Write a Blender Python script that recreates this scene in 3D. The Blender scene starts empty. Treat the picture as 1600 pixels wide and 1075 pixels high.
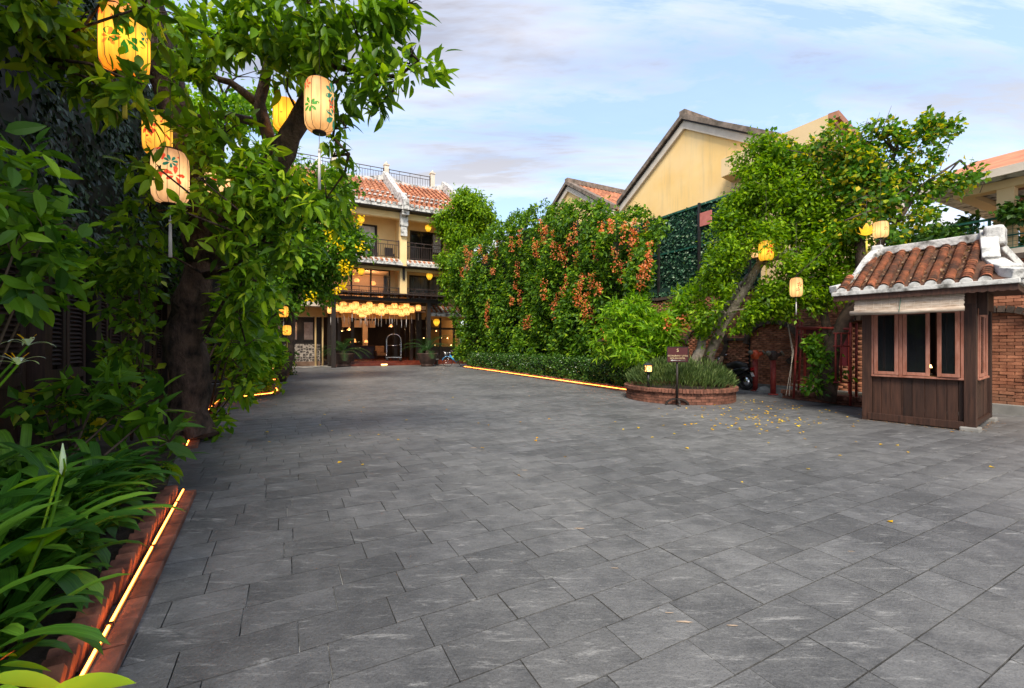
import bpy, math, random
import numpy as np
from mathutils import Vector, Matrix, Euler
random.seed(7); rng = np.random.default_rng(7)
SC = bpy.context.scene
COL = SC.collection
R = math.radians
# ------------------------------------------------------------------ camera, sky, sun, exposure
CAMH = 1.5
cam = bpy.data.cameras.new('camera'); co = bpy.data.objects.new('camera', cam); COL.objects.link(co)
cam.sensor_width = 36; cam.lens = 15.3; cam.clip_start = 0.05; cam.clip_end = 2000
co.location = (0, 0, CAMH); co.rotation_euler = (R(90), 0, 0); SC.camera = co
SC.view_settings.view_transform = 'Standard'; SC.view_settings.look = 'None'
SC.view_settings.gamma = 1; SC.view_settings.use_curve_mapping = False; SC.view_settings.exposure = 1.45
SUN_EL, SUN_AZ = 50, 184     # azimuth clockwise from +Y: sun behind the camera, to the left
w = bpy.data.worlds.new('World'); SC.world = w; w.use_nodes = True
nt = w.node_tree; nd = nt.nodes; lk = nt.links; nd.clear()
def N(t, **k):
    n = nd.new(t)
    for a, b in k.items(): setattr(n, a, b)
    return n
sky = N('ShaderNodeTexSky', sky_type='NISHITA', sun_disc=False); sky.sun_elevation = R(SUN_EL); sky.sun_rotation = R(SUN_AZ)
sky.air_density = 1.0; sky.dust_density = 1.5; sky.ozone_density = 1.5
tc = N('ShaderNodeTexCoord'); sep = N('ShaderNodeSeparateXYZ'); lk.new(tc.outputs['Generated'], sep.inputs[0])
def MA(op, a, b=None, c=None, clamp=False):
    n = N('ShaderNodeMath', operation=op); n.use_clamp = clamp
    for i, q in enumerate((a, b, c)):
        if q is None: continue
        if isinstance(q, (int, float)): n.inputs[i].default_value = q
        else: lk.new(q, n.inputs[i])
    return n.outputs[0]
zz = MA('ADD', MA('ABSOLUTE', sep.outputs[2]), 0.22)
cx = MA('DIVIDE', sep.outputs[0], zz); cy = MA('DIVIDE', sep.outputs[1], zz)
cmb = N('ShaderNodeCombineXYZ'); lk.new(cx, cmb.inputs[0]); lk.new(cy, cmb.inputs[1])
mp = N('ShaderNodeMapping'); mp.inputs['Rotation'].default_value = (0, 0, R(-35)); mp.inputs['Scale'].default_value = (0.6, 2.4, 1); mp.inputs['Location'].default_value = (2.3, 0.7, 0)
lk.new(cmb.outputs[0], mp.inputs[0])
n1 = N('ShaderNodeTexNoise'); n1.inputs['Scale'].default_value = 1.3; n1.inputs['Detail'].default_value = 7; n1.inputs['Roughness'].default_value = .66; n1.inputs['Distortion'].default_value = .5
lk.new(mp.outputs[0], n1.inputs[0])
n2 = N('ShaderNodeTexNoise'); n2.inputs['Scale'].default_value = 1.1; n2.inputs['Detail'].default_value = 5; n2.inputs['Roughness'].default_value = .55
lk.new(mp.outputs[0], n2.inputs[0])
def ramp(pts):
    r = N('ShaderNodeValToRGB'); e = r.color_ramp.elements
    while len(e) < len(pts): e.new(.5)
    for q, (p, c) in zip(e, pts): q.position = p; q.color = (*c, 1) if len(c) == 3 else c
    return r
cover = ramp([(.40, (0.05,)*3), (.60, (1,)*3)]); lk.new(n1.outputs[0], cover.inputs[0])
thick = ramp([(.42, (6.5, 6.7, 7.2)), (.49, (4.5, 4.6, 5.2)), (.56, (2.9, 2.95, 3.5))]); lk.new(MA('ADD', MA('MULTIPLY', n2.outputs[0], .5), MA('MULTIPLY', n1.outputs[0], .5)), thick.inputs[0])
# towards the horizon clouds thin into one bright veil
hz = N('ShaderNodeMapRange'); hz.inputs['From Min'].default_value = 0.0; hz.inputs['From Max'].default_value = .46; lk.new(MA('ABSOLUTE', sep.outputs[2]), hz.inputs[0])
mixc = N('ShaderNodeMix', data_type='RGBA'); mixc.inputs['A'].default_value = (6.9, 7.0, 7.0, 1)
lk.new(hz.outputs[0], mixc.inputs['Factor']); lk.new(thick.outputs[0], mixc.inputs['B'])
mx = N('ShaderNodeMix', data_type='RGBA')
blue = N('ShaderNodeMix', data_type='RGBA', blend_type='ADD'); blue.inputs['Factor'].default_value = 1
lk.new(sky.outputs[0], blue.inputs['A']); blue.inputs['B'].default_value = (1.6, 2.2, 3.2, 1)
f1 = MA('MAXIMUM', cover.outputs[0], MA('SUBTRACT', 1.0, MA('MULTIPLY', hz.outputs[0], 1.6)), clamp=True)
lk.new(f1, mx.inputs['Factor']); lk.new(blue.outputs['Result'], mx.inputs['A']); lk.new(mixc.outputs['Result'], mx.inputs['B'])
bg = N('ShaderNodeBackground'); bg.inputs[1].default_value = 0.07; lk.new(mx.outputs['Result'], bg.inputs[0])
ow = N('ShaderNodeOutputWorld'); lk.new(bg.outputs[0], ow.inputs[0])
sl = bpy.data.lights.new('sun', 'SUN'); so = bpy.data.objects.new('sun', sl); COL.objects.link(so)
sl.energy = 2.0; sl.angle = R(22); sl.color = (1, .91, .76)
sd = Vector((math.sin(R(SUN_AZ)) * math.cos(R(SUN_EL)), math.cos(R(SUN_AZ)) * math.cos(R(SUN_EL)), math.sin(R(SUN_EL))))
so.rotation_euler = sd.to_track_quat('Z', 'Y').to_euler(); so.location = sd * 60

# ------------------------------------------------------------------ frames
F = 680.0
YAW = R(27.6); CY, SY = math.cos(YAW), math.sin(YAW)
def S(u, v, z=0): return Vector((u * CY - v * SY, u * SY + v * CY, z))
def G(x, y): Y = CAMH * F / (y - 537.5); return Vector(((x - 800) / F * Y, Y, 0))
def A(x, y, Y): return Vector(((x - 800) / F * Y, Y, CAMH + (537.5 - y) / F * Y))
def toS(p): return (p[0] * CY + p[1] * SY, -p[0] * SY + p[1] * CY)
# ------------------------------------------------------------------ materials
MATS = {}
def newmat(name):
    m = bpy.data.materials.new(name); m.use_nodes = True; m.node_tree.nodes.clear(); MATS[name] = m
    return m, m.node_tree
class NT:
    def __init__(s, m): s.t = m.node_tree
    def n(s, t, **k):
        o = s.t.nodes.new(t)
        for a, b in k.items():
            if a in o.bl_rna.properties: setattr(o, a, b)
            else: o.inputs[a].default_value = b
        return o
    def l(s, a, b): s.t.links.new(a, b)
    def math(s, op, a, b=0.0, c=0.0):
        o = s.t.nodes.new('ShaderNodeMath'); o.operation = op
        for i, q in enumerate((a, b, c)):
            if isinstance(q, (int, float)): o.inputs[i].default_value = q
            else: s.l(q, o.inputs[i])
        return o.outputs[0]
    def rnd(s):
        at = s.n('ShaderNodeAttribute', attribute_name='rnd'); oi = s.n('ShaderNodeObjectInfo')
        return s.math('FRACT', s.math('ADD', at.outputs['Fac'], oi.outputs['Random']))
    def ramp(s, f, pts):
        r = s.n('ShaderNodeValToRGB'); e = r.color_ramp.elements
        while len(e) < len(pts): e.new(.5)
        for q, (p, c) in zip(e, pts): q.position = p; q.color = (*c[:3], 1)
        s.l(f, r.inputs[0]); return r.outputs[0]
    def mix(s, f, a, b, blend='MIX'):
        o = s.n('ShaderNodeMix', data_type='RGBA', blend_type=blend)
        for k, q in (('Factor', f), ('A', a), ('B', b)):
            if isinstance(q, (int, float)): o.inputs[k].default_value = q
            elif isinstance(q, tuple): o.inputs[k].default_value = (*q, 1)
            else: s.l(q, o.inputs[k])
        return o.outputs['Result']
def surf(name, c1, c2, scale=3, rough=.7, bump=.1, bscale=None, stretch=(1, 1, 1), var=0.0, detail=6, spec=.4, metal=0, extra=None, coord='Object', lo=.35, hi=.65):
    m, _ = newmat(name); t = NT(m)
    tcn = t.n('ShaderNodeTexCoord')
    if coord == 'World': src = t.n('ShaderNodeNewGeometry').outputs['Position']
    else: src = tcn.outputs[coord]
    mpn = t.n('ShaderNodeMapping', Scale=stretch); t.l(src, mpn.inputs[0])
    ns = t.n('ShaderNodeTexNoise', Scale=scale, Detail=detail, Roughness=.6); t.l(mpn.outputs[0], ns.inputs[0])
    c = t.ramp(ns.outputs[0], [(lo, c1), (hi, c2)])
    if var:
        rv = t.math('ADD', t.math('MULTIPLY', t.rnd(), 2 * var), 1 - var)
        cc = t.n('ShaderNodeCombineColor'); [t.l(rv, cc.inputs[i]) for i in range(3)]
        c = t.mix(1.0, c, cc.outputs[0], 'MULTIPLY')
    if extra: c = extra(t, c, src)
    b = t.n('ShaderNodeBsdfPrincipled', Roughness=rough, Metallic=metal); b.inputs['Specular IOR Level'].default_value = spec
    t.l(c, b.inputs['Base Color'])
    if bump:
        nb = t.n('ShaderNodeTexNoise', Scale=bscale or scale * 8, Detail=5, Roughness=.65); t.l(mpn.outputs[0], nb.inputs[0])
        bp = t.n('ShaderNodeBump', Strength=min(1, bump * 3), Distance=.02 * max(.3, bump * 4)); t.l(nb.outputs[0], bp.inputs['Height']); t.l(bp.outputs[0], b.inputs['Normal'])
    o = t.n('ShaderNodeOutputMaterial'); t.l(b.outputs[0], o.inputs[0])
    return m
def leafmat(name, pts, rough=.45, trans=.35, spec=.4, sat=1.12, strap_=False):
    rough = rough + .08; spec = spec * .55; pts = [(p, (c[0] * .9, c[1] * .97, c[2] * 1.1)) if c[1] > c[0] else (p, c) for p, c in pts]; pts = [(p, tuple(max(.004, (c[0] + c[1] + c[2]) / 3 + (q - (c[0] + c[1] + c[2]) / 3) * sat) for q in c)) for p, c in pts]
    m, _ = newmat(name); t = NT(m)
    c = t.ramp(t.rnd(), pts)
    tcn = t.n('ShaderNodeNewGeometry')
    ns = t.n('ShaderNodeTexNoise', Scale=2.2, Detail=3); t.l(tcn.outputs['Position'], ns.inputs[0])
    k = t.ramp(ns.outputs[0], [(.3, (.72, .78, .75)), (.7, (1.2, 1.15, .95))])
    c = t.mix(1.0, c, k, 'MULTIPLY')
    if strap_:
        al = t.n('ShaderNodeAttribute', attribute_name='along').outputs['Fac']; ac = t.n('ShaderNodeAttribute', attribute_name='across').outputs['Fac']
        cb_ = t.n('ShaderNodeCombineXYZ'); t.l(t.math('MULTIPLY', ac, 14.0), cb_.inputs[0]); t.l(t.math('MULTIPLY', al, 1.2), cb_.inputs[1]); oi = t.n('ShaderNodeObjectInfo').outputs['Random']; t.l(t.math('MULTIPLY', oi, 40.0), cb_.inputs[2])
        n_ = t.n('ShaderNodeTexNoise', Scale=1.0, Detail=2); t.l(cb_.outputs[0], n_.inputs[0])
        c = t.mix(1.0, c, t.ramp(n_.outputs[0], [(.35, (.62, .66, .6)), (.65, (1.25, 1.2, 1.1))]), 'MULTIPLY')
        tip = t.math('ADD', al, t.math('MULTIPLY', oi, .12)); c = t.mix(t.ramp(tip, [(1.02, (0, 0, 0)), (1.07, (1, 1, 1))]), c, (.30, .19, .07))
    b = t.n('ShaderNodeBsdfPrincipled', Roughness=rough); b.inputs['Specular IOR Level'].default_value = spec; t.l(c, b.inputs['Base Color'])
    tr = t.n('ShaderNodeBsdfTranslucent'); c2 = t.mix(1.0, c, (1.9, 1.9, .4), 'MULTIPLY'); t.l(c2, tr.inputs[0])
    mxs = t.n('ShaderNodeMixShader', Fac=trans); t.l(b.outputs[0], mxs.inputs[1]); t.l(tr.outputs[0], mxs.inputs[2])
    o = t.n('ShaderNodeOutputMaterial'); t.l(mxs.outputs[0], o.inputs[0]); return m
def emis(name, col, s, base=(.8, .5, .2)):
    m, _ = newmat(name); t = NT(m); b = t.n('ShaderNodeBsdfPrincipled', Roughness=.6)
    b.inputs['Base Color'].default_value = (*base, 1); b.inputs['Emission Color'].default_value = (*col, 1); b.inputs['Emission Strength'].default_value = s
    o = t.n('ShaderNodeOutputMaterial'); t.l(b.outputs[0], o.inputs[0]); return m
def silk(name, c_hot, c_edge, c_print, strength, thr=.62, zr=.30, pscale=5):
    """lit lantern silk: bulb inside is hottest half way up; printed flowers in noise blots"""
    m, _ = newmat(name); t = NT(m)
    tcn = t.n('ShaderNodeTexCoord'); sp = t.n('ShaderNodeSeparateXYZ'); t.l(tcn.outputs['Object'], sp.inputs[0])
    h = t.math('ABSOLUTE', t.math('DIVIDE', t.math('ADD', sp.outputs[2], zr * .1), zr))
    c = t.ramp(h, [(.0, tuple(q * 1.5 for q in c_hot)), (.45, c_hot), (1.0, tuple(q * .8 for q in c_edge))])
    m2 = t.n('ShaderNodeMapping', Scale=(16, 16, 2)); t.l(tcn.outputs['Object'], m2.inputs[0]); wr = t.n('ShaderNodeTexNoise', Scale=1.5, Detail=4); t.l(m2.outputs[0], wr.inputs[0])
    c = t.mix(1.0, c, t.ramp(wr.outputs[0], [(.3, (.72, .68, .6)), (.7, (1.1, 1.1, 1.1))]), 'MULTIPLY')
    vo = t.n('ShaderNodeTexNoise', Scale=pscale, Detail=2, Distortion=1.2); t.l(tcn.outputs['Object'], vo.inputs[0])
    f = t.ramp(vo.outputs[0], [(thr, (0, 0, 0)), (thr + .03, (1, 1, 1))])
    c = t.mix(f, c, c_print)
    b = t.n('ShaderNodeBsdfPrincipled', Roughness=.6); b.inputs['Base Color'].default_value = (.16, .08, .02, 1); t.l(c, b.inputs['Emission Color']); b.inputs['Emission Strength'].default_value = strength
    o = t.n('ShaderNodeOutputMaterial'); t.l(b.outputs[0], o.inputs[0]); return m
def glass(name, col=(.02, .025, .03), rough=.06, alpha=1.0):
    m, _ = newmat(name); t = NT(m)
    b = t.n('ShaderNodeBsdfPrincipled', Roughness=rough); b.inputs['Base Color'].default_value = (*col, 1); b.inputs['Specular IOR Level'].default_value = .8
    if alpha < 1:
        tr = t.n('ShaderNodeBsdfTransparent'); x = t.n('ShaderNodeMixShader', Fac=alpha); t.l(tr.outputs[0], x.inputs[1]); t.l(b.outputs[0], x.inputs[2]); out = x.outputs[0]
    else: out = b.outputs[0]
    o = t.n('ShaderNodeOutputMaterial'); t.l(out, o.inputs[0]); return m
# ------------------------------------------------------------------ objects
def mesh_np(name, V, faces, rnd=None, smooth=False):
    """faces: (M,k) int array, all same k, or list of lists"""
    me = bpy.data.meshes.new(name)
    if isinstance(faces, np.ndarray):
        k = faces.shape[1]; m = len(faces)
        me.vertices.add(len(V)); me.vertices.foreach_set('co', np.ascontiguousarray(V, dtype=np.float32).ravel())
        me.loops.add(m * k); me.loops.foreach_set('vertex_index', faces.astype(np.int32).ravel())
        me.polygons.add(m); me.polygons.foreach_set('loop_start', np.arange(0, m * k, k, dtype=np.int32))
        me.update(calc_edges=True)
    else:
        me.from_pydata([tuple(v) for v in V], [], faces)
    if rnd is not None:
        at = me.attributes.new('rnd', 'FLOAT', 'POINT'); at.data.foreach_set('value', np.asarray(rnd, dtype=np.float32))
    if smooth: me.polygons.foreach_set('use_smooth', [True] * len(me.polygons))
    return me
def link(name, me, mat, parent=None, loc=None, rotz=0, kind=None):
    o = bpy.data.objects.new(name, me); COL.objects.link(o)
    if mat is not None and me is not None and not len(me.materials):
        for mm in (mat if isinstance(mat, (list, tuple)) else [mat]): me.materials.append(mm)
    if parent is not None: o.parent = parent
    if loc is not None: o.location = loc
    if rotz: o.rotation_euler = (0, 0, rotz)
    if kind: o['kind'] = kind
    return o
def tag(o, label, cat, group=None):
    o['label'] = label; o['category'] = cat
    if group: o['group'] = group
    return o
def thing(name, label, cat, loc=(0, 0, 0), rotz=0, group=None):
    o = bpy.data.objects.new(name, None); COL.objects.link(o); o.empty_display_size = .2
    o.location = loc; o.rotation_euler = (0, 0, rotz)
    return tag(o, label, cat, group)
class MB:
    def __init__(s, off=(0, 0, 0)): s.v = []; s.f = []; s.off = Vector(off); s.sm = []
    def add(s, vs, fs, smooth=False):
        b = len(s.v); s.v += [Vector(p) - s.off for p in vs]; s.f += [[b + i for i in f] for f in fs]; s.sm += [smooth] * len(fs); return s
    def box(s, x0, x1, y0, y1, z0, z1):
        return s.add([(x0, y0, z0), (x1, y0, z0), (x1, y1, z0), (x0, y1, z0), (x0, y0, z1), (x1, y0, z1), (x1, y1, z1), (x0, y1, z1)],
                     [(0, 3, 2, 1), (4, 5, 6, 7), (0, 1, 5, 4), (1, 2, 6, 5), (2, 3, 7, 6), (3, 0, 4, 7)])
    def cbox(s, c, sx, sy, sz, rot=None, ch=0):
        c = Vector(c); M = rot if rot is not None else Matrix.Identity(3)
        p = [c + M @ Vector((a * sx / 2, b * sy / 2, d * sz / 2)) for a, b, d in ((-1, -1, -1), (1, -1, -1), (1, 1, -1), (-1, 1, -1), (-1, -1, 1), (1, -1, 1), (1, 1, 1), (-1, 1, 1))]
        return s.add(p, [(0, 3, 2, 1), (4, 5, 6, 7), (0, 1, 5, 4), (1, 2, 6, 5), (2, 3, 7, 6), (3, 0, 4, 7)])
    def bar(s, p, q, w_, h, up=(0, 0, 1)):
        p, q = Vector(p), Vector(q); d = (q - p); L = d.length; d.normalize(); up = Vector(up)
        x = d.cross(up); x = x.normalized() if x.length > 1e-4 else Vector((1, 0, 0)); u = x.cross(d)
        M = Matrix((x, d, u)).transposed(); return s.cbox((p + q) / 2, w_, L, h, M)
    def tube(s, pts, rad, n=8, caps=True, smooth=True, noise=0, seed=0):
        pts = [Vector(p) for p in pts]; rad = rad if isinstance(rad, (list, tuple)) else [rad] * len(pts)
        rs = random.Random(seed); vs = []; fs = []
        ref = Vector((0, 0, 1)) if abs((pts[-1] - pts[0]).normalized().z) < .9 else Vector((1, 0, 0))
        for i, p in enumerate(pts):
            d = (pts[min(i + 1, len(pts) - 1)] - pts[max(i - 1, 0)]).normalized()
            x = d.cross(ref).normalized(); y = d.cross(x)
            for k in range(n):
                a = 2 * math.pi * k / n; rr = rad[i] * (1 + noise * (rs.random() - .5) * 2)
                vs.append(p + x * math.cos(a) * rr + y * math.sin(a) * rr)
        for i in range(len(pts) - 1):
            for k in range(n): fs.append((i * n + k, i * n + (k + 1) % n, (i + 1) * n + (k + 1) % n, (i + 1) * n + k))
        if caps: fs += [tuple(range(n)), tuple(range((len(pts) - 1) * n, len(pts) * n))[::-1]]
        return s.add(vs, fs, smooth)
    def lathe(s, prof, c=(0, 0, 0), n=16, smooth=True, sx=1, sy=1):
        c = Vector(c); vs = []; fs = []
        for r, z in prof:
            for k in range(n): a = 2 * math.pi * k / n; vs.append(c + Vector((r * math.cos(a) * sx, r * math.sin(a) * sy, z)))
        for i in range(len(prof) - 1):
            for k in range(n): fs.append((i * n + k, i * n + (k + 1) % n, (i + 1) * n + (k + 1) % n, (i + 1) * n + k))
        return s.add(vs, fs, smooth)
    def prism(s, poly, axis, a, b):
        """poly in two coords, extruded along axis index from a to b"""
        def P(p, t): q = list(p); q.insert(axis, t); return q
        n = len(poly); vs = [P(p, a) for p in poly] + [P(p, b) for p in poly]
        return s.add(vs, [tuple(range(n)), tuple(range(n, 2 * n))[::-1]] + [(i, i + n, (i + 1) % n + n, (i + 1) % n) for i in range(n)])
    def mesh(s, name):
        me = bpy.data.meshes.new(name); me.from_pydata([tuple(p) for p in s.v], [], s.f)
        me.polygons.foreach_set('use_smooth', s.sm); me.update()
        import bmesh
        bm = bmesh.new(); bm.from_mesh(me); bmesh.ops.recalc_face_normals(bm, faces=bm.faces[:]); bm.to_mesh(me); bm.free()
        return me
    def build(s, name, mat, parent=None, kind=None, bevel=0, **k):
        o = link(name, s.mesh(name), mat, parent, kind=kind, **k)
        if bevel:
            b = o.modifiers.new('bevel', 'BEVEL'); b.width = bevel; b.segments = 2; b.limit_method = 'ANGLE'
        return o
def copy_tree(o, parent=None, **props):
    c = o.copy(); COL.objects.link(c)
    if parent is not None: c.parent = parent
    for ch in list(o.children): copy_tree(ch, c)
    for k, v in props.items(): c[k] = v
    return c
def cpx(p):
    return (800 + F * p[0] / p[1], 537.5 - F * (p[2] - CAMH) / p[1]) if p[1] > .1 else (-9999, -9999)
def scatter(name, mat, tmpl, P, M, parent, limit=300, stuff=None, size=1.0, rnd=None, singles_min_px=0, smooth=False):
    """pieces with template tmpl=(verts, faces) at local positions P, bases M (columns x,y,z, scaled). The ones that show largest become
    objects of their own sharing one mesh; the rest are one joined part marked stuff."""
    P = np.asarray(P, dtype=float); M = np.asarray(M, dtype=float); n = len(P)
    if n == 0: return
    tv, tf = tmpl; tv = np.asarray(tv, dtype=float)
    rnd = rng.random(n) if rnd is None else rnd
    if parent is not None:
        pm = Matrix.Translation(parent.location) @ Euler(parent.rotation_euler).to_matrix().to_4x4()
        if parent.parent is not None:
            q = parent.parent; pm = (Matrix.Translation(q.location) @ Euler(q.rotation_euler).to_matrix().to_4x4()) @ pm
        pm = np.array(pm)
    else: pm = np.eye(4)
    W = P @ pm[:3, :3].T + pm[:3, 3]
    y = np.maximum(W[:, 1], 1e-3); px = 800 + F * W[:, 0] / y; py = 537.5 - F * (W[:, 2] - CAMH) / y
    vis = (W[:, 1] > .2) & (px > -30) & (px < 1630) & (py > -30) & (py < 1105)
    sc = np.linalg.norm(M, axis=1).max(axis=1) * size * F / np.maximum(.2, np.linalg.norm(W - np.array([0, 0, CAMH]), axis=1))
    score = np.where(vis & (sc >= singles_min_px), sc, -1)
    order = np.argsort(-score); k = int(min(limit, (score > 0).sum())); top = order[:k]; rest = order[k:]
    if k:
        mes = []
        for j in range(1):
            me = mesh_np(name, tv, [list(f) for f in tf], smooth=smooth); me.materials.append(mat); mes.append(me)
        for i in top:
            o = bpy.data.objects.new(name, mes[0]); COL.objects.link(o)
            if parent is not None: o.parent = parent
            m4 = Matrix.Identity(4)
            for a in range(3):
                for b in range(3): m4[a][b] = M[i][a][b]
                m4[a][3] = P[i][a]
            o.matrix_basis = m4
    if len(rest):
        V = np.einsum('nij,kj->nki', M[rest], tv) + P[rest][:, None, :]
        nv = len(tv); V = V.reshape(-1, 3)
        ks = {len(f) for f in tf}
        if len(ks) == 1:
            f = np.asarray(tf); fa = (f[None] + (np.arange(len(rest)) * nv)[:, None, None]).reshape(-1, f.shape[1])
        else: fa = [[int(i) + j * nv for i in f] for j in range(len(rest)) for f in tf]
        me = mesh_np(stuff or name, V, fa, rnd=np.repeat(rnd[rest], nv), smooth=smooth)
        link(stuff or (name + '_mass'), me, mat, parent, kind='stuff' if k or len(rest) > 1 else None)
# templates
def chbox(sx=1, sy=1, sz=1, c=.06):
    """box whose top edge is chamfered: 12 verts"""
    x, y, z = sx / 2, sy / 2, sz / 2; cx_, cy_, cz = c * sx, c * sy, c * sz * 2
    v = [(-x, -y, -z), (x, -y, -z), (x, y, -z), (-x, y, -z), (-x, -y, z - cz), (x, -y, z - cz), (x, y, z - cz), (-x, y, z - cz), (-x + cx_, -y + cy_, z), (x - cx_, -y + cy_, z), (x - cx_, y - cy_, z), (-x + cx_, y - cy_, z)]
    f = [(0, 1, 5, 4), (1, 2, 6, 5), (2, 3, 7, 6), (3, 0, 4, 7), (4, 5, 9, 8), (5, 6, 10, 9), (6, 7, 11, 10), (7, 4, 8, 11), (8, 9, 10, 11)]
    return v, f
BOX = ([(a / 2, b / 2, c / 2) for a, b, c in ((-1, -1, -1), (1, -1, -1), (1, 1, -1), (-1, 1, -1), (-1, -1, 1), (1, -1, 1), (1, 1, 1), (-1, 1, 1))],
       [(0, 3, 2, 1), (4, 5, 6, 7), (0, 1, 5, 4), (1, 2, 6, 5), (2, 3, 7, 6), (3, 0, 4, 7)])
LEAF_S = ([(0, 0, 0), (0, .5, -.05), (0, 1, -.14), (-.26, .42, .05), (.26, .42, .05)], [(0, 1, 2, 3), (0, 4, 2, 1)])
LEAF_R = ([(0, 0, 0), (0, .5, -.05), (0, 1, -.14), (-.36, .5, .07), (.36, .5, .07)], [(0, 1, 2, 3), (0, 4, 2, 1)])
LEAF_N = ([(0, 0, 0), (0, .5, -.04), (0, 1, -.16), (-.13, .42, .03), (.13, .42, .03)], [(0, 1, 2, 3), (0, 4, 2, 1)])
def long_leaf(wid, droop, seg=5, fold=.25, prof=None):
    v = []; f = []
    for i in range(seg + 1):
        t = i / seg; wv = wid * (math.sin(math.pi * min(.999, t ** .75)) ** .8 if prof is None else prof(t)); y = t; z = -droop * t * t
        v += [(-wv, y, z + fold * wv), (0, y, z), (wv, y, z + fold * wv)]
    for i in range(seg):
        b = i * 3; f += [(b, b + 1, b + 4, b + 3), (b + 1, b + 2, b + 5, b + 4)]
    return v, f
LEAF_L = long_leaf(.17, .18, 5, .3)
LEAF_W = long_leaf(.21, .14, 5, .25)
def basis(a, n):
    a = a / np.linalg.norm(a, axis=1, keepdims=True); x = np.cross(a, n); x /= np.maximum(1e-6, np.linalg.norm(x, axis=1, keepdims=True)); z = np.cross(x, a)
    return np.stack([x, a, z], axis=2)
def rdir(n): q = rng.normal(size=(n, 3)); return q / np.linalg.norm(q, axis=1, keepdims=True)
def blob_clusters(blobs, ncl, sub=10, subr=.42, shell=.75):
    """two-level clumps: returns cluster positions and outward directions"""
    C = []; D = []; wts = np.array([b[1] ** 2 for b in blobs]); wts /= wts.sum()
    for (c, r), wt in zip(blobs, wts):
        c = np.array(c); n = max(4, int(ncl * wt)); sc = c + rdir(sub) * r * rng.uniform(.45, .85, (sub, 1)); k = rng.integers(0, sub, n)
        d = rdir(n); rr = r * subr * rng.uniform(.3, 1.0, (n, 1)) ** .5
        p = sc[k] + d * rr; C.append(p); o = (p - c); o /= np.maximum(1e-4, np.linalg.norm(o, axis=1, keepdims=True)); D.append(o * .6 + d * .5)
    return np.vstack(C), np.vstack(D)
CLEAR = [([(288, 425), (286, 520), (290, 620), (300, 690)], 25, 6.9), ([(1115, 535), (1160, 460), (1190, 408)], 15, 12.9), ([(1160, 560), (1225, 575)], 42, 13.5), ([(1195, 520), (1215, 545)], 22, 13.5),
         ([(266, 262), (266, 300)], 20, 4.9), ([(195, 50), (195, 90)], 26, 4.3), ([(500, 150), (500, 260)], 20, 5.2), ([(447, 170), (447, 190)], 14, 6.2), ([(444, 487), (448, 530)], 14, 14), ([(345, 120), (400, 110)], 26, 99), ([(400, 215), (345, 235)], 12, 99)]
def clear_mask(P, f=1.0):
    y = np.maximum(P[:, 1], .1); px = 800 + F * P[:, 0] / y; py = 537.5 - F * (P[:, 2] - CAMH) / y; ok = np.ones(len(P), bool)
    for line, r, Y in CLEAR:
        for (ax, ay), (bx, by) in zip(line[:-1], line[1:]):
            t_ = np.clip(((px - ax) * (bx - ax) + (py - ay) * (by - ay)) / ((bx - ax) ** 2 + (by - ay) ** 2), 0, 1)
            ok &= ~((np.hypot(px - ax - t_ * (bx - ax), py - ay - t_ * (by - ay)) < r * f) & (P[:, 1] < Y))
    return ok
def foliage(parent, name, mat, tmpl, C, D, per, length, spread, droop=.3, limit=300, stuff='foliage', lv=.3, up=.6, minpx=9):
    """per leaves round each cluster point"""
    n = len(C) * per; P = np.repeat(C, per, 0) + rng.normal(size=(n, 3)) * spread; O = np.repeat(D, per, 0)
    ok = clear_mask(P) | (rng.random(n) < .06); P = P[ok]; O = O[ok]; n = len(P)
    a = O * .7 + rdir(n) * .9 + np.array([0, 0, -droop]); nn = rdir(n) * .6 + np.array([0, 0, up]) + O * .25
    B = basis(a, nn) * (length * rng.uniform(1 - lv, 1 + lv, n))[:, None, None]
    off = np.array(parent.location) if parent is not None else 0
    scatter(name, mat, tmpl, P - off, B, parent, limit=limit, stuff=stuff, size=1, singles_min_px=minpx)
def tree_limbs(parent, name, paths, mat, n=8, noise=.05):
    off = parent.location
    for i, (pts, rads) in enumerate(paths):
        # subdivide & wobble
        P = []; Q = []
        for j in range(len(pts) - 1):
            for t in (0, .33, .66):
                P.append(Vector(pts[j]).lerp(Vector(pts[j + 1]), t) + Vector([random.uniform(-1, 1) * rads[j] * .18 for _ in range(3)]) * (0 if j == 0 and t == 0 else 1)); Q.append(rads[j] + (rads[j + 1] - rads[j]) * t)
        P.append(Vector(pts[-1])); Q.append(rads[-1])
        MB(off).tube(P, Q, n, noise=noise, seed=i).build(name if i else 'trunk', mat, parent)
def twigs(parent, blobs, mat, root_pts, rad=.012, n=5):
    mb = MB(parent.location)
    for c, r in blobs:
        c = Vector(c); rp = min(root_pts, key=lambda q: (Vector(q) - c).length)
        m = (Vector(rp) + c) / 2 + Vector((random.uniform(-.1, .1), random.uniform(-.1, .1), r * .2))
        mb.tube([rp, m, c], [rad * 2.2, rad * 1.6, rad], 5)
        for _ in range(n):
            d = Vector(rdir(1)[0]); d.z = abs(d.z) * .6; mb.tube([c, c + d * r * .5 + Vector((0, 0, .03)), c + d * r * .95], [rad, rad * .7, rad * .3], 4)
    mb.build('twigs', mat, parent, kind='stuff')
def BL(x, y, Y, rpx): return (np.array(A(x, y, Y)), rpx / F * Y)

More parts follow.
